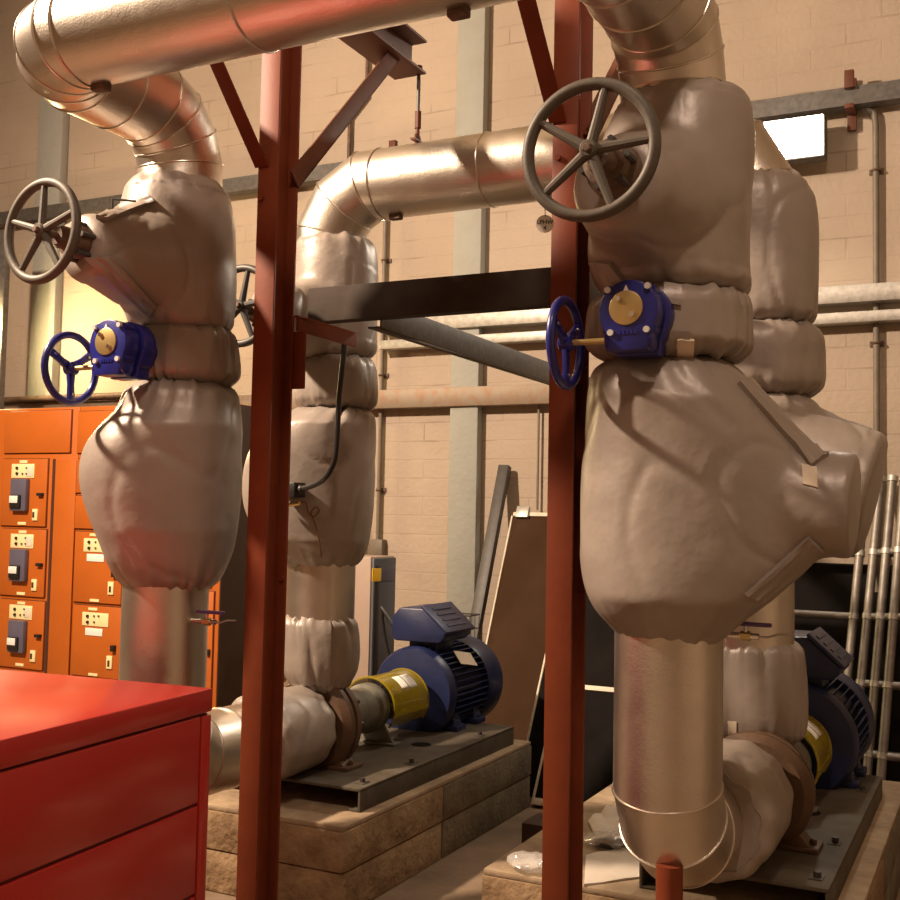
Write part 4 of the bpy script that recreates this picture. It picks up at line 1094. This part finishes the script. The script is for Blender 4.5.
for i in range(4):
    scaffold(labs[i], (tops[i].x, WY-.04-.065*i, tops[i].z), (bots[i].x, bots[i].y - .065*i, 0), -1 if i == 0 else 1)
# dark board behind them
o, _, _ = lean_panel('dark_board', 'dark board leaning on the wall behind the scaffold frames', 'board', tops[0].x-1.2, tops[0].x+1.2, WY-.015, 1.38, 7.62, .012, M_DBOARD, None)
# papers, bags and cable on the right plinth
zt_ = .372
def sheet(name, label, cat, quad, mat, th=.004, wob=.008, sd=1.):
    P = [at_z(x, y, zt_) for x, y in quad]; n = 12; vs, fs = [], []
    for lay in (0, 1):
        for j in range(n+1):
            for i in range(n+1):
                a, b = i/n, j/n; p = (P[0]*(1-a)+P[1]*a)*(1-b) + (P[3]*(1-a)+P[2]*a)*b
                p = p.copy(); p.z = zt_ + (th + wob*abs(noise.noise(V((a*2.5+sd, b*2.5, sd))))*(1.2) if lay else 0); vs.append(p)
    W = n+1; N_ = W*W
    for j in range(n):
        for i in range(n):
            q = (j*W+i, j*W+i+1, (j+1)*W+i+1, (j+1)*W+i); fs.append(tuple(N_+k for k in q)); fs.append(tuple(reversed(q)))
    rim = [i for i in range(W)] + [j*W+n for j in range(1, n+1)] + [n*W+i for i in range(n-1, -1, -1)] + [j*W for j in range(n-1, 0, -1)]
    for a, b in zip(rim, rim[1:]+rim[:1]): fs.append((a, b, N_+b, N_+a))
    o = MB().add(vs, fs).build(name, mat, origin=sum(P, V())/4, angle=50); tag(o, label, cat); return o
zt_ = .371
sheet('manual', 'creased white paper manual lying flat on the right plinth', 'paper', [(586,856),(640,846),(656,876),(584,886)], M_PAPER, sd=2.)
zt_ = .372
sheet('document_sleeve', 'clear plastic sleeve of papers standing up behind the manual on the right plinth', 'document', [(588,822),(618,806),(640,836),(600,846)], M_PAPER, .006, .03, 4.)
def bag(name, label, c, rx, ry, h, seed):
    n, m = 40, 14; rings = []
    for i in range(m+1):
        t = i/m; rr = math.sin(PI*(.06+.90*t))**.6; ring = []
        for k in range(n):
            a = 2*PI*k/n; p = V((c.x + rx*rr*cos(a), c.y + ry*rr*sin(a), .371 + h*t))
            ring.append(p + V((cos(a), sin(a), 0))*.022*noise.noise(p*22+V((seed,0,0))) + V((0,0,1))*(.012*noise.noise(p*26) if i else 0))
        rings.append(ring)
    for r_ in rings:
        for p in r_: p.z = max(p.z, .3712)
    o = MB().loft(rings).build(name, M_FILM, origin=(c.x, c.y, .371), angle=25); return o
c = at_z(533, 862, .40)
tag(bag('plastic_bag', '', c, .10, .075, .06, 2), 'crumpled clear plastic bag on the corner of the right plinth left of the post', 'plastic bag')
c = at_z(612, 838, .40)
tag(bag('plastic_bag', '', V((c.x, c.y-.02, 0)), .10, .06, .055, 6), 'clear plastic bag with a black ring seal beside the manual', 'plastic bag')
o = MB().torus((c.x, c.y-.02, .385), (0,0,1), .05, .010, 32, 8).build('ring_seal', M_BLACK, origin=(c.x, c.y-.02, .371)); tag(o, 'black rubber ring inside the clear plastic bag', 'ring seal')

# ------------------------------------------------------------------ small fittings
# hose from the bracket to the sensor box
pts_px = [(345,333),(343,360),(339,400),(337,440),(334,462),(325,478),(312,486),(300,489)]
yy_ = [4.02,4.02,4.03,4.05,4.06,4.08,4.10,4.12]
P = [at_y(px, py, y) for (px, py), y in zip(pts_px, yy_)]
def smooth(P, k=6):
    out = []
    for i in range(len(P)-1):
        a, b, c_, d = P[max(0, i-1)], P[i], P[i+1], P[min(len(P)-1, i+2)]
        for j in range(k):
            t = j/k; out.append(.5*((2*b)+(c_-a)*t+(2*a-5*b+4*c_-d)*t*t+(3*b-a-3*c_+d)*t**3))
    return out + [P[-1]]
hs = thing('flexible_conduit', 'black flexible hose curving down from the grey beam to the sensor box', 'hose', P[0])
MB().sweep(smooth(P), .012, 14).build('hose', M_BLACK, hs)
MB().cyl(P[-1]+V((.01,0,0)), P[-1]-V((.035,0,0)), .018, n=14).build('gland', M_DIRON, hs)
p = at_y(294, 490, 4.13)
sb = thing('sensor_box', 'small dark sensor box beside the left post on the left rear riser', 'sensor', p)
MB().box((p.x-.06, p.y-.04, p.z-.034), (p.x+.03, p.y+.05, p.z+.034)).build('case', M_BLACK, sb, bevel=.006)
MB().cyl((p.x-.02, p.y+.05, p.z), (p.x-.02, DY-.19, p.z-.01), .014, n=12).build('probe', M_BRASS, sb)
q = at_y(294, 504, 4.13)
MB().cyl((q.x-.05, q.y, q.z-.008), (q.x+.03, q.y, q.z+.004), .009, n=10).build('test_point', M_BRASS, sb)
# capillary wire with a loop
wp = [(299,502),(306,503),(308,512),(313,517),(319,511),(316,507),(311,513),(315,523),(319,540),(321,555),(323,570),(325,579),(328,572),(324,580)]
P = []
last = None
for x, y in wp:
    h, nn = hit('d1l', x, y)
    if h is None: h = (last or V((DX1, DY, 1.4))) ; h = at_y(x, y, h.y - .0)
    last = h; P.append(h - ray(x, y).normalized()*.02)
o = MB().sweep(smooth(P, 5), .0032, 6).build('capillary_wire', M_COPPER, origin=P[0]); tag(o, 'thin copper wire with one loop hanging on the long left riser jacket', 'wire')
# drain cocks on the suction pipes
def cock(label, p, out):
    t = thing('drain_cock', label, 'valve', p, 'small drain cocks')
    o_ = V(out)
    MB().cyl(p - o_*.04, p + o_*.075, .010, n=12).build('body', M_CHROME, t)
    MB().cyl(p + o_*.02, p + o_*.05, .015, n=6).build('hex_nut', M_BRASS, t)
    MB().cyl(p + o_*.035, p + o_*.035 + V((0,0,.03)), .006, n=8).build('spindle', M_CHROME, t)
    side = V((o_.y, -o_.x, 0))
    MB().box(tuple(p + o_*.0 + V((-.012, -.012, .03))), tuple(p + o_*.10 + V((.012, .012, .042)))).build('lever', M_PURPLE, t, bevel=.003)['label'] = 'purple lever'
    pts = [p + o_*.075, p + o_*.10, p + o_*.13 + V((0,0,.01)), p + o_*.17 + V((0,0,.012))]
    MB().sweep(pts, .003, 6).build('tail_wire', M_GALV, t)
p = V((SX1+PR_+.03, SY-.03, at_y(212, 621, SY).z)); cock('little drain cock with purple lever on the left suction pipe', p, (1,0,0))
p = V((SX2+PR_+.03, SY+.02, at_y(735, 636, SY).z)); cock('little drain cock with dark lever on the right suction pipe under the largest jacket', p, (1,0,0))
# round tag on the right hand wheel
p = at_y(545, 224, hw2.y+.03)
tg = thing('valve_tag', 'round white tag reading LPHW 4 hanging from the right hand wheel', 'tag', p)
nrm = (EYE - p); nrm.z *= .2; nrm.normalize()
MB().cyl(p, p + nrm*.002, .0235, n=36).build('disc', M_WHITE, tg)
MB().torus(p + V((0,0,.027)), V((nrm.y, -nrm.x, 0)), .007, .0014, 16, 6).build('ring', M_DIRON, tg)
MB().cyl(p+V((0,0,.033)), V((p.x+.004, hw2.y, p.z+.075)), .0012, n=6).build('tie', M_DIRON, tg)
rgt = V((-nrm.y, nrm.x, 0)).normalized(); upv = nrm.cross(rgt) 
if upv.z < 0: upv = -upv
if rgt.dot(RIGHT) < 0: rgt = -rgt
upv = V((0,0,1)) - nrm*nrm.z; upv.normalize(); rgt = upv.cross(nrm).normalized()
for txt, dz in (('LPHW', .004), ('4', -.011)):
    cu = bpy.data.curves.new('lettering', 'FONT'); cu.body = txt; cu.size = .0155; cu.align_x = 'CENTER'; cu.align_y = 'CENTER'; cu.extrude = .0003; cu.offset = .0003
    to = bpy.data.objects.new('lettering', cu); C.objects.link(to)
    bpy.context.view_layer.update()
    me = bpy.data.meshes.new_from_object(to.evaluated_get(bpy.context.evaluated_depsgraph_get()))
    bpy.data.objects.remove(to)
    Mx = Matrix((( rgt.x, upv.x, nrm.x), (rgt.y, upv.y, nrm.y), (rgt.z, upv.z, nrm.z)))
    for v in me.vertices: v.co = Mx @ v.co + upv*dz + nrm*.0026
    lo = bpy.data.objects.new('lettering', me); C.objects.link(lo); lo.parent = tg; me.materials.append(M_INK)
# bent wire hook on the left gate jacket
p, nn = hit('s1g', 112, 214)
if p:
    o = MB().sweep([p - V((0,0,.01)), p + V((0,0,.055)), p + V((.075,.04,.05))], .004, 8).build('wire_hook', M_DIRON, origin=p); tag(o, 'thin bent wire hook on top of the left gate valve jacket', 'hook')

# ------------------------------------------------------------------ lights
def look(o, target):
    d = (V(target) - o.location).normalized(); o.rotation_euler = d.to_track_quat('-Z', 'Y').to_euler()
def area(name, loc, tgt, size, power, col):
    l = bpy.data.lights.new(name, 'AREA'); l.shape = 'DISK'; l.size = size; l.energy = power; l.color = col
    o = bpy.data.objects.new(name, l); C.objects.link(o); o.location = loc; look(o, tgt); return o
WARM = (1., .76, .56)
area('overhead_light', (-5.7, 1.2, 5.5), (-2.9, 4.4, 1.4), .30, 720, WARM)
area('wall_lamp', (-8.2, 6.9, 3.3), (-6.3, 7.6, 3.0), .3, 150, (1., .74, .36))
area('overhead_light', (.1, .1, 6.2), (-1.6, 3.8, 1.8), .5, 80, (1., .76, .60))  # unseen fill light, added to brighten the shaded jackets
area('flood_lamp_light', (lc.x-.05, WY-.28, lc.z), (lc.x-1.0, 4.5, 1.8), .3, 60, (1., .90, .75))
w = bpy.data.worlds.new('world'); bpy.context.scene.world = w; w.use_nodes = True
w.node_tree.nodes['Background'].inputs[0].default_value = (.02, .018, .015, 1)

sc = bpy.context.scene
sc.view_settings.view_transform = 'Standard'; sc.view_settings.look = 'None'; sc.view_settings.gamma = 1; sc.view_settings.use_curve_mapping = False
sc.view_settings.exposure = 0.4
